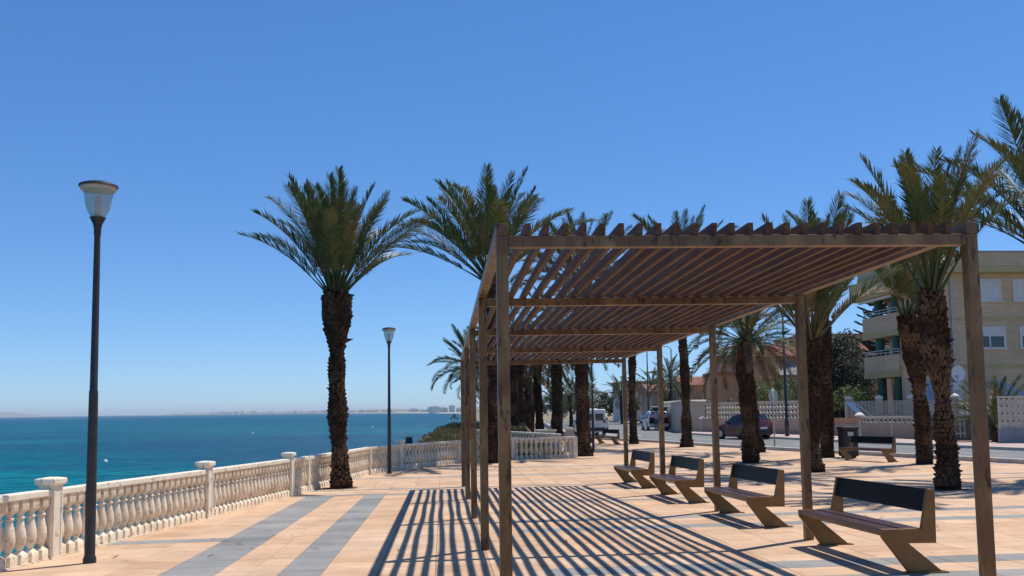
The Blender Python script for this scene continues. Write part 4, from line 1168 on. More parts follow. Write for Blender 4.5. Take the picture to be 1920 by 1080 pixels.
def louvre(mb, p, q, z0, z1, n=14):
    for k in range(n+1):
        z = z0+(z1-z0)*k/n
        mb.bar((p[0], p[1], z), (q[0], q[1], z), 0.08, 0.03)
    ln = (Vector(q)-Vector(p)).length; m = int(ln/0.22)
    for k in range(m+1):
        x, y = p[0]+(q[0]-p[0])*k/m, p[1]+(q[1]-p[1])*k/m
        mb.bar((x, y, z0), (x, y, z1), 0.05, 0.04)
def dome_pillar(parent, x, y, z0, h, w, m, cap='rail_paint', rz=0):
    mb = MB(); mb.box((-w/2, -w/2, z0), (w/2, w/2, z0+h)); o = mb.build('pillar', m, parent); o.location = (x, y, 0); o.rotation_euler = (0, 0, rz)
    mb = MB(); mb.lathe([(w*0.62, z0+h+0.002), (w*0.62, z0+h+0.07), (w*0.5, z0+h+0.13), (w*0.3, z0+h+0.2), (w*0.05, z0+h+0.23)], 12, [1, 1, 1, 0, 0]); mb.build('pillar_cap', cap, o)
def gwall(name, label, p, q, zb, zt, m, th=0.25):
    w = thing(name, label, 'wall')
    mb = MB(); mb.bar((p[0], p[1], (zb+zt)/2), (q[0], q[1], (zb+zt)/2), th, zt-zb); mb.build('wall', m, w)
    return w
zg = -0.28
w1 = gwall('lattice_wall', 'cream garden wall topped with white openwork blocks behind the red car', (18.9, 65.6), (22.7, 54.6), zg-0.3, zg+0.95, 'pinkish_wall')
mb = MB(); lattice(mb, (19.3, 65.4), (23.0, 54.6), zg+1.0, zg+2.05, 0.34); stuff(mb.build('openwork_blocks', 'lattice_block', w1, raw=True))
mb = MB(); mb.bar((19.3, 65.4, zg+2.11), (23.0, 54.6, zg+2.11), 0.16, 0.09); mb.build('coping', 'lattice_block', w1)
mb = MB(); mb.bar((18.9, 65.6, zg+0.975), (22.7, 54.6, zg+0.975), 0.3, 0.05); mb.build('ledge', 'cream_wall', w1)
dome_pillar(w1, 19.0, 65.3, zg-0.2, 1.1, 0.42, 'cream_wall'); dome_pillar(w1, 22.65, 54.7, zg-0.2, 1.15, 0.36, 'cream_wall')
cw = thing('corner_wall', 'plain cream street-corner wall with rounded coping left of the openwork wall', 'wall')
mb = MB(); mb.bar((18.0, 66.6, zg+0.95), (19.4, 66.2, zg+0.95), 0.3, 2.4); mb.bar((18.0, 66.6, zg+0.95), (20.2, 82.0, zg+0.95), 0.3, 2.399); mb.build('wall', 'cream_wall', cw)
mb = MB(); mb.tube([(17.9, 66.62, zg+2.17), (19.5, 66.17, zg+2.17)], 0.2, 10); mb.tube([(18.0, 66.6, zg+2.165), (20.2, 82.0, zg+2.165)], 0.2, 10); mb.build('coping', 'cream_wall', cw, smooth=True)
w2 = gwall('low_wall', 'low pinkish wall with domed pillars and a white openwork strip', (23.0, 54.2), (26.6, 48.3), zg-0.3, zg+0.72, 'pinkish_wall')
mb = MB(); mb.bar((23.0, 54.2, zg+0.9), (24.35, 52.0, zg+0.9), 0.12, 0.32); mb.build('ornament_band', 'orange_wall', w2)
mb = MB(); lattice(mb, (24.5, 51.7), (26.4, 48.6), zg+0.76, zg+1.06, 0.28); stuff(mb.build('openwork_blocks', 'lattice_block', w2, raw=True))
mb = MB(); mb.bar((24.5, 51.7, zg+1.1), (26.4, 48.6, zg+1.1), 0.22, 0.06); mb.build('coping', 'rail_paint', w2)
for x, y in ((23.1, 54.0), (24.45, 51.85), (26.5, 48.45)): dome_pillar(w2, x, y, zg-0.2, 1.35, 0.42, 'pinkish_wall', rz=R(-30))
w3 = gwall('terrace_wall', 'upper terrace wall with stone base and pale slatted panels', (26.2, 57.0), (33.5, 50.2-2.6), zg-0.3, zg+1.05, 'garden_stone', 0.35)
mb = MB(); mb.bar((26.2, 57.0, zg+1.12), (33.5, 47.6, zg+1.12), 0.4, 0.12); mb.build('ledge', 'cream_wall', w3)
PT = [(26.2+7.3*t, 57.0-9.4*t) for t in (0, 0.17, 0.34, 0.56, 0.78, 1.0)]
for k in range(5):
    a, b = PT[k], PT[k+1]
    mb = MB()
    if k < 3: louvre(mb, a, b, zg+1.2, zg+2.05)
    else: lattice(mb, a, b, zg+1.2, zg+2.05, 0.28)
    stuff(mb.build('panel', 'lattice_block', w3, raw=True))
    dome_pillar(w3, a[0], a[1], zg+1.0, 1.2, 0.3, 'cream_wall')
w4 = gwall('ornate_wall', 'grey rendered wall with ornate cast panels at the right edge', (24.35, 38.3), (32.0, 35.6), -0.7, 0.42, 'grey_render', 0.3)
mb = MB()
for i in range(30):
    for j in range(4):
        t = (i+0.5)/30; x, y = 24.4+6.2*t, 38.28-2.19*t; z = 0.46+j*0.33
        mb.bar((x-0.1, y+0.03, z), (x+0.1, y-0.03, z+0.3), 0.10, 0.05); mb.bar((x-0.1, y+0.03, z+0.3), (x+0.1, y-0.03, z), 0.09, 0.05)
        mb.bar((x-0.1, y+0.035, z+0.005), (x+0.1, y-0.035, z+0.005), 0.11, 0.045); mb.bar((x-0.1, y+0.03, z), (x-0.1, y+0.03, z+0.3), 0.105, 0.04)
stuff(mb.build('cast_panels', 'lattice_block', w4, raw=True))
mb = MB(); mb.bar((24.35, 38.3, 1.80), (30.6, 36.1, 1.80), 0.18, 0.08); mb.build('coping', 'lattice_block', w4)
for k in range(18):
    t = 0.345
    part('brick', 'red_brick', w4, ((26.55, 37.2, -0.7+k*0.142), (27.2, 37.62, -0.7+k*0.142+0.13)))
w5 = gwall('garden_wall', 'cream wall with white openwork band below the blue sloping roof', (28.6, 45.5), (40.0, 43.5), zg-0.3, zg+1.35, 'garden_stone', 0.3)
mb = MB(); lattice(mb, (28.6, 45.5), (40.0, 43.5), zg+1.40, zg+2.0, 0.3); stuff(mb.build('openwork_blocks', 'lattice_block', w5, raw=True))
mb = MB(); mb.bar((28.6, 45.5, zg+2.06), (40.0, 43.5, zg+2.06), 0.2, 0.08); mb.build('coping', 'lattice_block', w5)
dome_pillar(w5, 30.95, 45.05, zg+0.9, 1.35, 0.45, 'pinkish_wall')
sh = thing('tarpaulin_shelter', 'pale blue sloping canvas behind the garden wall on the right', 'shelter', (30.5, 46.8, -0.3))
mb = MB(); mb.add([(-0.6, 0, 3.1), (2.9, 0, 1.5), (2.9, 2.4, 1.5), (-0.6, 2.4, 3.1), (-0.6, 0, 3.05), (2.9, 0, 1.45), (2.9, 2.4, 1.45), (-0.6, 2.4, 3.05)], [(0, 1, 2, 3), (4, 5, 6, 7), (0, 1, 5, 4), (1, 2, 6, 5), (2, 3, 7, 6), (3, 0, 4, 7)])
mb.add([(-0.6, -0.01, 3.04), (2.9, -0.01, 1.44), (2.9, -0.01, 0.2), (-0.6, -0.01, 0.2), (-0.6, 0.02, 3.04), (2.9, 0.02, 1.44), (2.9, 0.02, 0.2), (-0.6, 0.02, 0.2)], [(0, 1, 2, 3), (4, 5, 6, 7), (0, 3, 7, 4), (1, 2, 6, 5)])
mb.build('canvas', 'blue_door', sh)
mb = MB()
for x, y, z in ((-0.55, 0.06, 3.0), (2.85, 0.06, 1.42), (-0.55, 2.34, 3.0), (2.85, 2.34, 1.42)): mb.bar((x, y, 0), (x, y, z), 0.06, 0.06)
mb.build('frame', 'grey_metal', sh)
gt = thing('metal_gate', 'small pale metal gate between palm trunks on the right', 'gate', (27.3, 47.2, zg), R(-35))
mb = MB()
for x in (0, 0.22, 0.44, 0.66): mb.box((x, 0, 0), (x+0.05, 0.05, 1.25))
for z in (0.2, 0.7, 1.2): mb.box((0.05, 0.005, z), (0.66, 0.045, z+0.05))
mb.build('frame', 'grey_metal', gt)
sl = thing('stair_handrail', 'white tubular handrail of garden steps beside the terrace wall', 'handrail', (25.6, 56.2, zg))
mb = MB()
for dx in (0, 0.45):
    mb.tube([(dx, 0, 2.0), (dx+0.15, -0.2, 1.9), (dx+0.8, -1.6, 0.9), (dx+0.8, -1.6, 0.2)], 0.035, 8)
    mb.tube([(dx, 0, 0.9), (dx, 0, 2.0)], 0.03, 6)
mb.build('rail', 'white_metal', sl, smooth=True)
mb = MB(); mb.add([(0.02, -0.1, 1.95), (0.45, -0.1, 1.95), (0.75, -0.85, 1.25), (0.35, -0.85, 1.25), (0.02, -0.08, 1.98), (0.45, -0.08, 1.98), (0.75, -0.83, 1.28), (0.35, -0.83, 1.28)], [(0, 1, 2, 3), (4, 5, 6, 7), (0, 1, 5, 4), (2, 3, 7, 6), (1, 2, 6, 5), (3, 0, 4, 7)])
mb.build('panel', 'white_metal', sl)

# ------------------------------------------------------------------ trees and shrubs
def leafy(name, label, loc, blobs, n, leafm, cat='tree', trunk_h=1.0, size=0.13, seed=1, group=None, z0=-0.5, trunkr=0.12):
    r = thing(name, label, cat, (loc[0], loc[1], z0), 0, group)
    rr = random.Random(seed)
    mb = MB()
    cx, cy, cz, _ = blobs[0]
    mb.tube([(0, 0, 0), (0.05, 0, trunk_h*0.5), (0, 0.05, trunk_h)], [trunkr, trunkr*0.8, trunkr*0.6], 8)
    for bx, by, bz, br in blobs: mb.tube([(0, 0.02, trunk_h*0.7), (bx*0.5, by*0.5, (trunk_h+bz)/2), (bx, by, bz)], [trunkr*0.55, trunkr*0.35, trunkr*0.12], 5)
    mb.build('trunk', 'bark', r)
    lf = MB()
    tot = sum(b[3]**2.4 for b in blobs)
    for bx, by, bz, br in blobs:
        m = int(n*br**2.4/tot)
        clumps = [(rr.gauss(0, 1), rr.gauss(0, 1), rr.gauss(0, 1)) for _ in range(max(10, m//35))]
        for c in clumps:
            l = math.sqrt(sum(q*q for q in c)) or 1
            rad = br*(0.55+0.45*rr.random()**0.5)*rr.uniform(.8, 1.12)
            px, py, pz = bx+c[0]/l*rad, by+c[1]/l*rad, bz+c[2]/l*rad*0.85
            for k in range(35):
                x, y, z = px+rr.gauss(0, .14)*br*0.8, py+rr.gauss(0, .14)*br*0.8, pz+rr.gauss(0, .12)*br*0.8
                a = Vector((rr.gauss(0, 1), rr.gauss(0, 1), rr.gauss(0, 1))).normalized()
                b = a.orthogonal().normalized()
                s = size*rr.uniform(0.6, 1.3)
                P = Vector((x, y, z))
                lf.add([P-a*s*0.5, P+b*s*0.28, P+a*s*0.5, P-b*s*0.28], [(0, 1, 2, 3)])
    lf.build('crown', leafm, r, raw=True)
    return r
leafy('shrub_tree', 'bright green leafy tree behind the openwork wall, left of the tall road lamp', (24.1, 66.0), [(0, 0, 2.4, 1.4), (-1.3, 0.2, 2.5, 1.1), (1.2, 0.1, 2.8, 1.3), (0.3, 0.3, 3.5, 1.0), (-0.8, 0, 3.3, 0.8)], 8000, 'leaf_bright', seed=2)
leafy('shrub_tree', 'leafy green tree right of the tall road lamp, beside the pergola post', (27.6, 66.5), [(0, 0, 2.2, 1.5), (-0.9, 0, 3.4, 1.2), (0.8, 0.2, 3.6, 1.3), (0.2, 0.3, 4.9, 1.1)], 8000, 'leaf_mid', seed=3)
leafy('conifer', 'large dark conifer left of the apartment block', (30.4, 67.5), [(0, 0, 4.6, 2.4), (-1.4, 0.2, 3.2, 1.8), (1.3, -0.2, 3.6, 1.8), (0.3, 0, 6.4, 1.5), (-0.9, 0, 5.8, 1.2), (0.9, 0, 1.9, 1.7), (-1.0, 0, 1.7, 1.6)], 34000, 'leaf_dark', trunk_h=3, size=0.2, seed=4, trunkr=0.25)
leafy('shrub', 'bright hedge shrub in front of the dark conifer', (27.6, 60.6), [(0, 0, 2.5, 1.0), (-1.1, 0, 2.3, 0.9), (1.1, 0.2, 2.5, 1.0), (-1.5, 0, 3.3, 0.6)], 5200, 'leaf_bright', cat='shrub', seed=5)
leafy('shrub', 'dark reddish-green hedge left of the short palm, above the openwork wall', (22.6, 75.0), [(0, 0, 1.9, 0.9), (-1.4, 0, 1.7, 0.8), (1.4, 0, 2.0, 0.9)], 3000, 'leaf_mid', cat='shrub', seed=6)
for k, (x, y, s, lab) in enumerate([(18.0, 140, 3.2, 'dark round tree closing the street end on the left'), (23.5, 143, 3.4, 'dark round tree closing the street end in the middle'), (29, 145, 3.0, 'dark round tree closing the street end on the right')]):
    leafy('round_tree', lab, (x, y), [(0, 0, 3.0, s*0.8), (-s*0.7, 0, 2.6, s*0.6), (s*0.7, 0, 2.7, s*0.6), (0, 0, 4.6, s*0.5)], 3000, 'leaf_mid', size=0.4, seed=7+k, group='trees at the street end', trunk_h=1.5)
# norfolk pine
npn = thing('norfolk_pine', 'tall tiered norfolk pine rising behind the apartment block', 'tree', (38.7, 75.0, -0.5))
mb = MB(); mb.tube([(0, 0, 0), (0, 0, 10), (0.05, 0, 20.3)], [0.28, 0.16, 0.02], 8); mb.build('trunk', 'bark', npn)
mb = MB(); rr = random.Random(9)
z = 5.0
while z < 20.0:
    ln = 3.5*(1-(z-5)/16.5)+0.25
    for k in range(6):
        a = k*math.pi/3+z*0.7+rr.uniform(-.15, .15)
        d = Vector((math.cos(a), math.sin(a), 0))
        p0 = Vector((0, 0, z)); p1 = p0+d*ln*0.6+Vector((0, 0, 0.03*ln)); p2 = p0+d*ln+Vector((0, 0, 0.22*ln))
        mb.tube([p0, p1, p2], [0.05, 0.03, 0.01], 4)
        sd = Vector((-d.y, d.x, 0))
        m = int(ln*20)
        for q in range(m):
            t = 0.3+0.7*q/m
            c = p0.lerp(p1, t/0.6) if t < 0.6 else p1.lerp(p2, (t-0.6)/0.4)
            for sg in (-1, 1):
                l2 = 0.55*(1.15-t)*min(1, ln*0.6)+0.22
                e = c+(sd*sg*0.85+d*0.5)*l2+Vector((0, 0, rr.uniform(0.0, 0.14)))
                mb.add([c-d*0.035, c+d*0.035, e+Vector((0, 0, 0.06)), e-Vector((0, 0, 0.05))], [(0, 1, 2, 3)])
                w_ = Vector((0, 0, 0.05)); mb.add([c-w_, c+w_, e], [(0, 1, 2)])
    z += 0.85-0.02*z
mb.build('crown', 'leaf_dark', npn, raw=True)

# ------------------------------------------------------------------ cars
def make_car(name, label, loc, rz, paint, kind='hatch', group='parked cars', tailgate=False, length=3.9, width=1.7, height=1.48):
    r = thing(name, label, 'car' if kind != 'van' else 'van', (loc[0], loc[1], g(*loc)+0.06), rz, group)
    Lh, W, H = length/2, width/2, height
    # stations along x (front = +x): x, z_low, z_belt/hood, z_roof, half width low, half width roof
    if kind == 'van':
        st = [(-1.0, 0.32, 1.02, 1.86/1.9, 0.96, 0.86), (-0.97, 0.2, 1.0, 1.0, 0.99, 0.90), (-0.5, 0.18, 0.98, 1.0, 1, 0.9), (0.25, 0.18, 0.96, 1.0, 1, 0.9), (0.45, 0.18, 0.95, 0.97, 1, 0.88), (0.68, 0.18, 0.94, 0.62, 1, 0.86), (0.95, 0.2, 0.72, 0.42, 0.97, 0.8), (1.0, 0.3, 0.55, 0.34, 0.9, 0.78)]
    elif kind == 'suv':
        st = [(-1.0, 0.4, 0.95, 0.66, 0.92, 0.82), (-0.96, 0.28, 1.0, 0.80, 0.98, 0.84), (-0.82, 0.24, 1.0, 0.97, 1, 0.80), (-0.3, 0.22, 0.98, 1.0, 1, 0.78), (0.1, 0.22, 0.97, 0.97, 1, 0.76), (0.42, 0.22, 0.95, 0.64, 1, 0.80), (0.85, 0.24, 0.86, 0.54, 0.98, 0.8), (1.0, 0.32, 0.66, 0.42, 0.88, 0.74)]
    else:
        st = [(-1.0, 0.35, 0.86, 0.60, 0.90, 0.80), (-0.95, 0.24, 0.92, 0.72, 0.97, 0.82), (-0.74, 0.2, 0.94, 0.96, 1, 0.77), (-0.25, 0.19, 0.92, 1.0, 1, 0.75), (0.1, 0.19, 0.90, 0.96, 1, 0.74), (0.46, 0.19, 0.88, 0.60, 1, 0.80), (0.84, 0.22, 0.76, 0.50, 0.97, 0.8), (1.0, 0.30, 0.56, 0.38, 0.86, 0.74)]
    S_ = []
    for x, zl, zb, zr, wl, wr in st:
        top = zr*H
        belt = min(zb, top-0.02)
        S_.append((x*Lh, [(-wl*W*0.94, zl), (-wl*W, zl+0.16), (-wl*W*0.985, belt), (-wr*W, top-0.05), (-wr*W*0.88, top), (wr*W*0.88, top), (wr*W, top-0.05), (wl*W*0.985, belt), (wl*W, zl+0.16), (wl*W*0.94, zl)]))
    mb = MB(); vs = []; fs = []
    for x, ps in S_:
        for y, z in ps: vs.append((x, y, z))
    n = 10
    for i in range(len(S_)-1):
        for k in range(n):
            k2 = (k+1) % n
            fs.append((i*n+k, i*n+k2, (i+1)*n+k2, (i+1)*n+k))
    fs.append(tuple(range(n))) if not tailgate else None
    fs.append(tuple((len(S_)-1)*n+k for k in range(n)))
    mb.add(vs, fs)
    body = mb.build('body', paint, r)
    shade_smooth(body.data, 32)
    if tailgate: body.data.materials[0] = MATS[paint]
    # side windows follow the tumblehome
    def side_pt(x, f, sg):
        for (xa, pa_), (xb, pb_) in zip(S_, S_[1:]):
            if xa <= x <= xb:
                t = (x-xa)/(xb-xa)
                lo = Vector(pa_[7]).lerp(Vector(pb_[7]), t); hi = Vector(pa_[6]).lerp(Vector(pb_[6]), t)
                p = lo.lerp(hi, f); return (x, sg*(p.x+0.006), p.y)
    if kind == 'van': wins = [(0.10, 0.30, 0.32, 0.56), (-0.42, -0.42, 0.02, 0.04)]
    elif kind == 'suv': wins = [(-0.80, -0.72, -0.50, -0.50), (-0.47, -0.47, -0.08, -0.08), (-0.05, -0.05, 0.10, 0.34)]
    else: wins = [(-0.72, -0.62, -0.44, -0.44), (-0.40, -0.40, -0.06, -0.06), (-0.03, -0.03, 0.10, 0.38)]
    for sg in (-1, 1):
        for (xa, xt0, xt1, xb) in wins:
            pts = [side_pt(xa*Lh, 0.06, sg), side_pt(xb*Lh, 0.06, sg), side_pt(xt1*Lh, 0.86, sg), side_pt(xt0*Lh, 0.86, sg)]
            inn = [(p[0], p[1]-sg*0.03, p[2]) for p in pts]
            mb = MB(); mb.add(pts+inn, [(0, 1, 2, 3), (0, 1, 5, 4), (1, 2, 6, 5), (2, 3, 7, 6), (3, 0, 4, 7)]); mb.build('side_window', 'glass_dark', r)
    def cross(i, j, f0, f1, nm, m):
        (xa, pa_), (xb, pb_) = S_[i], S_[j]
        za, zb_ = pa_[5][1], pb_[5][1]
        ya, yb = pa_[5][0]*0.98, pb_[5][0]*0.98
        P0 = Vector((xa, ya, za)).lerp(Vector((xb, yb, zb_)), f0); P1 = Vector((xa, ya, za)).lerp(Vector((xb, yb, zb_)), f1)
        nrm = Vector((-(P1.z-P0.z), 0, P1.x-P0.x)); nrm.normalize(); 
        if nrm.z < 0: nrm = -nrm
        P0 += nrm*0.012; P1 += nrm*0.012
        mb = MB(); a = [(P0.x, -P0.y, P0.z), (P0.x, P0.y, P0.z), (P1.x, P1.y, P1.z), (P1.x, -P1.y, P1.z)]
        b = [(q[0]-nrm.x*0.03, q[1]*0.98, q[2]-nrm.z*0.03) for q in a]
        mb.add(a+b, [(0, 1, 2, 3), (0, 1, 5, 4), (1, 2, 6, 5), (2, 3, 7, 6), (3, 0, 4, 7)]); mb.build(nm, m, r)
    if kind == 'van': cross(4, 5, 0.08, 0.95, 'windscreen', 'glass_dark')
    else:
        cross(4, 5, 0.06, 0.96, 'windscreen', 'glass_dark')
        cross(1, 2, 0.15, 0.92, 'rear_window', 'glass_dark')
    wr_ = 0.31 if kind == 'hatch' else 0.34
    for sx in (-0.62, 0.64):
        for sg in (-1, 1):
            y0, y1 = sg*(W*1.01-0.2), sg*(W*1.01+0.005)
            mb = MB(); mb.tube([(sx*Lh, y0, wr_), (sx*Lh, y0+(y1-y0)*0.12, wr_), (sx*Lh, y1-(y1-y0)*0.12, wr_), (sx*Lh, y1, wr_)], [wr_*0.93, wr_, wr_, wr_*0.93], 20)
            wh = mb.build('wheel', 'tyre_rubber', r)
            mb = MB(); mb.tube([(sx*Lh, y1-sg*0.01, wr_), (sx*Lh, y1+sg*0.008, wr_)], [wr_*0.66, wr_*0.6], 14); mb.build('rim', 'rim_alloy', wh)
            mb = MB(); mb.tube([(sx*Lh, sg*(W*0.9), wr_+0.02), (sx*Lh, sg*(W*1.001+0.001), wr_+0.02)], wr_*1.16, 20); mb.build('wheel_arch', 'black_trim', r)
    mb = MB(); mb.box((-Lh-0.04, -W*0.88, 0.32), (-Lh+0.12, W*0.88, 0.56)); bp_ = mb.build('rear_bumper', 'black_trim' if kind != 'suv' else paint, r, bevel=0.04)
    mb = MB(); mb.box((-Lh-0.052, -0.26, 0.60 if not tailgate else 0.40), (-Lh-0.03 if tailgate else -Lh+0.03, 0.26, 0.71 if not tailgate else 0.5)); mb.build('number_plate', 'plate_white', r)
    mb = MB(); mb.box((Lh-0.12, -W*0.85, 0.26), (Lh+0.03, W*0.85, 0.48)); mb.build('front_bumper', 'black_trim' if kind != 'suv' else paint, r, bevel=0.04)
    for sg in (-1, 1):
        zt = 0.70 if kind == 'hatch' else 0.86
        mb = MB(); mb.box((-Lh-0.015, min(sg*W*0.70, sg*W*0.90), zt), (-Lh+0.16, max(sg*W*0.70, sg*W*0.90), zt+0.26)); mb.build('tail_lamp', 'tail_red', r, bevel=0.03)
        mb = MB(); mb.box((Lh-0.2, min(sg*W*0.58, sg*W*0.86), 0.52), (Lh-0.02, max(sg*W*0.58, sg*W*0.86), 0.66)); mb.build('headlamp', 'lamp_clear', r, bevel=0.03)
        mb = MB(); mb.box((0.24*Lh, min(sg*W*1.0, sg*W*1.14), 0.92), (0.30*Lh, max(sg*W*1.0, sg*W*1.14), 1.06)); mb.build('mirror', 'black_trim', r, bevel=0.02)
    if kind == 'van' and not tailgate:
        mb = MB()
        for sg in (-1, 1): mb.box((-Lh-0.012, min(sg*0.08, sg*W*0.72), 1.05), (-Lh+0.02, max(sg*0.08, sg*W*0.72), 1.55))
        mb.build('rear_window', 'glass_dark', r)
    if tailgate:
        mb = MB(); mb.box((-Lh+0.02, -W*0.80, 0.58), (-Lh+1.2, W*0.80, 0.60)); mb.box((-Lh+1.2, -W*0.80, 0.58), (-Lh+1.23, W*0.80, H*0.9)); mb.box((-Lh+0.1, -W*0.86, 0.6), (-Lh+1.2, -W*0.80, H*0.8)); mb.box((-Lh+0.1, W*0.80, 0.6), (-Lh+1.2, W*0.86, H*0.8)); mb.box((-Lh+0.3, -W*0.74, H*0.9), (-Lh+1.23, W*0.74, H*0.93)); mb.build('boot_lining', 'black_trim', r)
        mb = MB(); mb.bar((-Lh+0.25, 0, H-0.03), (-Lh-0.62, 0, H+0.36), W*1.62, 0.06, upv=(0.3, 0, 1)); tg = mb.build('tailgate', paint, r, bevel=0.02)
        mb = MB(); mb.bar((-Lh-0.02, 0, H+0.03), (-Lh-0.52, 0, H+0.255), W*1.3, 0.02, upv=(0.3, 0, 1)); mb.build('tailgate_window', 'glass_dark', tg)
        mb = MB()
        for sg in (-1, 1): mb.tube([(-Lh+0.05, sg*W*0.78, H*0.72), (-Lh-0.4, sg*W*0.74, H+0.07)], 0.015, 6)
        mb.build('strut', 'dark_metal', r)
    return r
HA = math.atan2(1, -0.21)
make_car('parked_car', 'dark red compact car parked in front of the openwork wall', (17.55, 52.2), R(114), 'red_paint', 'hatch', None, length=3.3, width=1.62, height=1.5)
make_car('parked_car', 'white car with its tailgate open in the middle of the street', (18.25, 77.4), R(86), 'white_paint', 'suv', None, True, 4.3, 1.8, 1.62)
make_car('parked_van', 'white van nearest the palms at the left kerb', (10.75, 66.5), R(90), 'white_paint', 'van', None, length=4.6, width=1.85, height=1.86)
make_car('parked_car', 'white hatchback parked right behind the white van', (13.55, 80.0), R(87), 'white_paint', 'suv', 'white cars at the left kerb', length=4.2, width=1.78, height=1.55)
make_car('parked_car', 'second white car in the row at the left kerb', (14.35, 86.0), R(87), 'white_paint', 'hatch', 'white cars at the left kerb', length=4.0, width=1.75, height=1.5)
make_car('parked_car', 'dark-glazed silver car third in the left row', (15.0, 91.5), R(86), 'silver_paint', 'suv', 'white cars at the left kerb', length=4.2, width=1.78, height=1.6)
make_car('parked_van', 'far white van at the end of the left row', (15.9, 99.0), R(86), 'white_paint', 'van', None, length=4.6, width=1.85, height=1.9)
make_car('parked_car', 'silver car seen side-on beyond the tall road lamps, left one', (22.6, 93.0), R(14), 'silver_paint', 'hatch', 'silver cars beyond the corner', length=4.2, width=1.75, height=1.5)
make_car('parked_car', 'silver car seen side-on beyond the tall road lamps, right one', (26.6, 97.5), R(12), 'silver_paint', 'suv', 'silver cars beyond the corner', length=4.2, width=1.75, height=1.55)

# ------------------------------------------------------------------ person at the open car
def make_person(label, loc, rz):
    import bmesh
    J = {'pelvis': (0, 0, 0.92, .13), 'waist': (0.04, 0, 1.06, .12), 'chest': (0.12, 0, 1.30, .14), 'neck': (0.17, 0, 1.47, .055), 'head0': (0.20, 0, 1.56, .085), 'head1': (0.22, 0, 1.68, .09),
         'hl': (0, .09, .86, .095), 'kl': (0.03, .10, .48, .062), 'al': (-0.02, .10, .09, .042), 'tl': (0.15, .12, .04, .038), 'hr': (0, -.09, .86, .095), 'kr': (0.05, -.10, .48, .062), 'ar': (0.02, -.10, .09, .042), 'tr': (0.19, -.12, .04, .038),
         'sl': (0.12, .17, 1.40, .058), 'el': (0.25, .22, 1.14, .042), 'wl': (0.47, .17, 1.05, .03), 'fl': (0.57, .15, 1.04, .03), 'sr': (0.12, -.17, 1.40, .058), 'er': (0.25, -.22, 1.14, .042), 'wr': (0.47, -.17, 1.05, .03), 'fr': (0.57, -.15, 1.04, .03)}
    E_ = [('pelvis', 'waist'), ('waist', 'chest'), ('chest', 'neck'), ('neck', 'head0'), ('head0', 'head1'), ('pelvis', 'hl'), ('hl', 'kl'), ('kl', 'al'), ('al', 'tl'), ('pelvis', 'hr'), ('hr', 'kr'), ('kr', 'ar'), ('ar', 'tr'),
          ('chest', 'sl'), ('sl', 'el'), ('el', 'wl'), ('wl', 'fl'), ('chest', 'sr'), ('sr', 'er'), ('er', 'wr'), ('wr', 'fr')]
    names = list(J)
    me = bpy.data.meshes.new('person')
    me.from_pydata([J[k][:3] for k in names], [(names.index(a), names.index(b)) for a, b in E_], [])
    o = bpy.data.objects.new('tmp', me); col.objects.link(o)
    md = o.modifiers.new('s', 'SKIN')
    sv = me.skin_vertices[0].data
    for k, nme in enumerate(names):
        sv[k].radius = (J[nme][3], J[nme][3]); sv[k].use_root = nme == 'pelvis'
    sb = o.modifiers.new('d', 'SUBSURF'); sb.levels = 2; sb.render_levels = 2
    dg = bpy.context.evaluated_depsgraph_get()
    m2 = bpy.data.meshes.new_from_object(o.evaluated_get(dg))
    bpy.data.objects.remove(o)
    for m in ('skin', 'cloth_pink', 'cloth_teal', 'hair_dark', 'black_trim'): m2.materials.append(MATS[m])
    for p in m2.polygons:
        c = p.center; p.use_smooth = True
        if c.z > 1.64 or (c.z > 1.57 and c.x < 0.19): p.material_index = 3
        elif c.z > 1.44: p.material_index = 0
        elif c.z > 0.97 and c.x < 0.30: p.material_index = 1
        elif c.z > 0.97: p.material_index = 0
        elif c.z > 0.42: p.material_index = 2
        elif c.z > 0.08: p.material_index = 0
        else: p.material_index = 4
    po = bpy.data.objects.new('person', m2); col.objects.link(po)
    po.location = (loc[0], loc[1], g(*loc)+0.065); po.rotation_euler = (0, 0, rz)
    tag(po, label, 'person')
    return po
make_person('person in pale pink top and teal shorts leaning towards the open boot', (17.72, 74.6), R(80))

# ------------------------------------------------------------------ street furniture
bn = thing('litter_bin', 'tall black litter bin beside the straight palm trunk', 'bin', (14.35, 31.4, g(14, 31.4)))
mb = MB(); mb.box((-0.26, -0.26, 0.06), (0.26, 0.26, 1.0)); mb.build('body', 'bin_plastic', bn, bevel=0.03)
mb = MB(); mb.box((-0.29, -0.29, 1.0), (0.29, 0.29, 1.10)); mb.box((-0.2, -0.2, 0), (0.2, 0.2, 0.06)); mb.build('lid', 'bin_plastic', bn, bevel=0.03)
mb = MB(); mb.box((-0.12, -0.268, 0.78), (0.08, -0.2605, 0.92)); mb.build('sticker', 'grey_metal', bn)
sg_ = thing('traffic_sign', 'grey-backed round traffic sign on a thin pole by the kerb', 'sign', (15.2, 40.9, g(15, 40.9)))
mb = MB(); mb.tube([(0, 0, -0.1), (0, 0, 2.75)], 0.035, 10); mb.build('pole', 'grey_metal', sg_, smooth=True)
mb = MB(); mb.tube([(0.05, 0.10, 2.42), (0.062, 0.075, 2.42)], 0.30, 24); mb.build('sign_plate', 'grey_metal', sg_)
mb = MB(); mb.box((-0.02, -0.045, 2.3), (0.06, 0.06, 2.34)); mb.box((-0.02, -0.045, 2.55), (0.06, 0.06, 2.59)); mb.build('bracket', 'grey_metal', sg_)
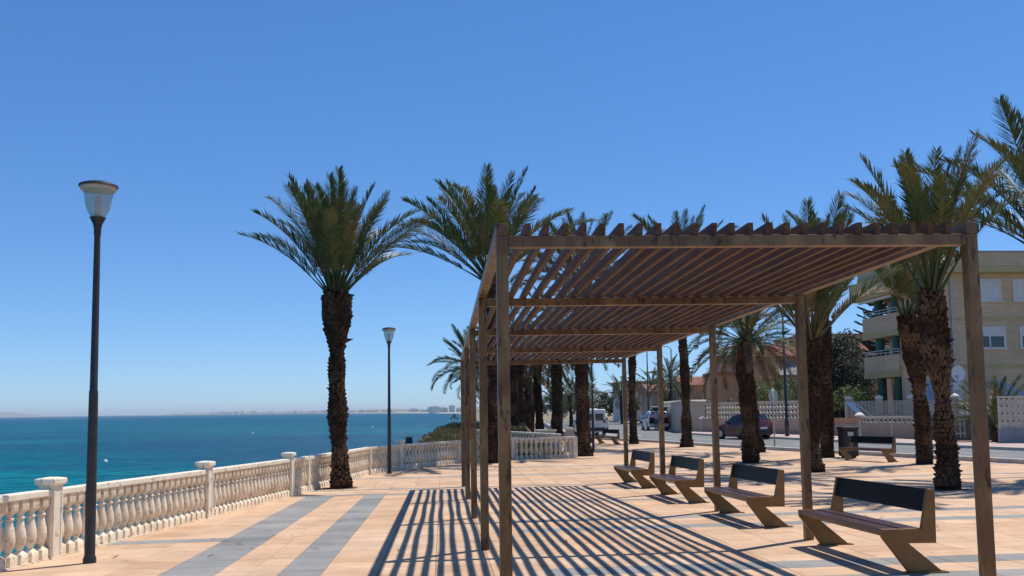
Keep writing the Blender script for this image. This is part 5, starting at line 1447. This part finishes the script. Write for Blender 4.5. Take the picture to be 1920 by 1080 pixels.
for k, (x, y, lean, lab) in enumerate([(22.5, 47.7, 0.0, 'thin grey bollard on the far pavement in front of the low wall, left one'), (24.0, 47.2, 0.0, 'thin grey bollard on the far pavement in front of the low wall, right one'), (25.0, 43.9, -0.2, 'leaning grey post on the pavement by the dark stone wall'), (20.9, 54.2, 0, 'thin dark post on the pavement near the round sign')]):
    mb = MB(); mb.lathe([(0.035, 0), (0.035, 0.75), (0.045, 0.76), (0.045, 0.80), (0.02, 0.83)], 10)
    o = mb.build('bollard', 'grey_metal' if k < 3 else 'dark_metal'); o.location = (x, y, g(x, y)+0.17); o.rotation_euler = (0, lean, 0); o.scale = (1, 1, 1.1)
    tag(o, lab, 'bollard', 'thin posts on the far pavement')
cb = thing('conical_bollard', 'dark tapered post just beyond the balustrade, left of the grassy bank', 'post', (-1.22, 33.2, -0.42))
mb = MB(); mb.lathe([(0.20, -0.6), (0.19, 0.3), (0.13, 0.92), (0.12, 0.98)], 14); mb.build('shaft', 'bin_plastic', cb, smooth=False)
mb = MB(); mb.lathe([(0.125, 0.982), (0.13, 1.0), (0.09, 1.03)], 14); mb.build('top_cap', 'dark_metal', cb)

# fallen twigs and dry leaflets near the palms
rt_ = random.Random(77)
mb = MB()
for k in range(170):
    cx, cy = rt_.choice([(-2.4, 23.0), (10.3, 17.9), (10.2, 29.5), (14.6, 26.8), (1.8, 33.4), (-2.8, 12.5), (2.0, 12.0), (7, 13)])
    x, y = cx+rt_.gauss(0, 1.3), cy+rt_.gauss(0, 1.1)
    if x < interp(LEFT, y)+0.15 or x > interp(KERB, y)-0.2: continue
    a = rt_.uniform(0, 3.14); l = rt_.uniform(0.04, 0.22); w = 0.008
    z = g(x, y)+0.004
    dx, dy = math.cos(a)*l, math.sin(a)*l
    mb.add([(x-dx, y-dy, z), (x+dy*w/l, y-dx*w/l, z+0.012), (x+dx, y+dy, z+0.004), (x-dy*w/l, y+dx*w/l, z+0.012)], [(0, 1, 2, 3)])
stuff(mb.build('dry_leaflets', 'frond_dry', raw=True), 'scattered dry palm leaflets on the paving', 'litter')

# ------------------------------------------------------------------ things on the water
fl_ = thing('floating_frame', 'black triangular frame floating on the sea', 'float', (7.5, 580.0, SEA))
mb = MB()
A_, B_, C_, D_ = Vector((-2.4, -1.2, 0.1)), Vector((2.4, -1.2, 0.1)), Vector((0, 2.2, 0.1)), Vector((0, 0, 3.3))
for p, q in ((A_, D_), (B_, D_), (C_, D_)): mb.tube([p, q], 0.42, 10)
mb.build('tubes', 'float_black', fl_)
mb = MB()
for p, q in ((A_, B_), (B_, C_), (C_, A_)): mb.tube([p, q], 0.3, 10)
mb.build('base_tubes', 'float_black', fl_)
for k, (x, y, lab) in enumerate([(-40.0, 112.0, 'small white buoy floating nearest on the left'), (-52.0, 255.0, 'small white buoy floating farther out in the middle'), (-25.0, 330.0, 'tiny white buoy farthest out')]):
    b_ = thing('buoy', lab, 'buoy', (x, y, SEA), 0, 'white buoys on the sea')
    mb = MB(); mb.lathe([(0.12, -0.3), (0.3, -0.1), (0.34, 0.1), (0.26, 0.3), (0.1, 0.42)], 12); mb.build('float', 'buoy_white', b_, smooth=True)
    mb = MB(); mb.tube([(0, 0, 0.4), (0, 0, 0.62)], 0.05, 6); mb.build('stick', 'buoy_white', b_)
    b_.scale = (0.75, 0.75, 0.75)

# ------------------------------------------------------------------ sea haze
m = bpy.data.materials.new('haze_air'); m.use_nodes = True
nt = m.node_tree; nt.nodes.remove(nt.nodes['Principled BSDF'])
pv = nt.nodes.new('ShaderNodeVolumePrincipled')
pv.inputs['Color'].default_value = (0.88, 0.94, 1.0, 1)
pv.inputs['Density'].default_value = 0.0001
pv.inputs['Anisotropy'].default_value = 0.2
nt.links.new(pv.outputs[0], nt.nodes['Material Output'].inputs['Volume'])
MATS['haze_air'] = m
mb = MB(); mb.box((-26000, -2500, SEA-3), (26000, 26000, 78)); stuff(mb.build('haze', 'haze_air'), 'thin bluish sea haze', 'haze')
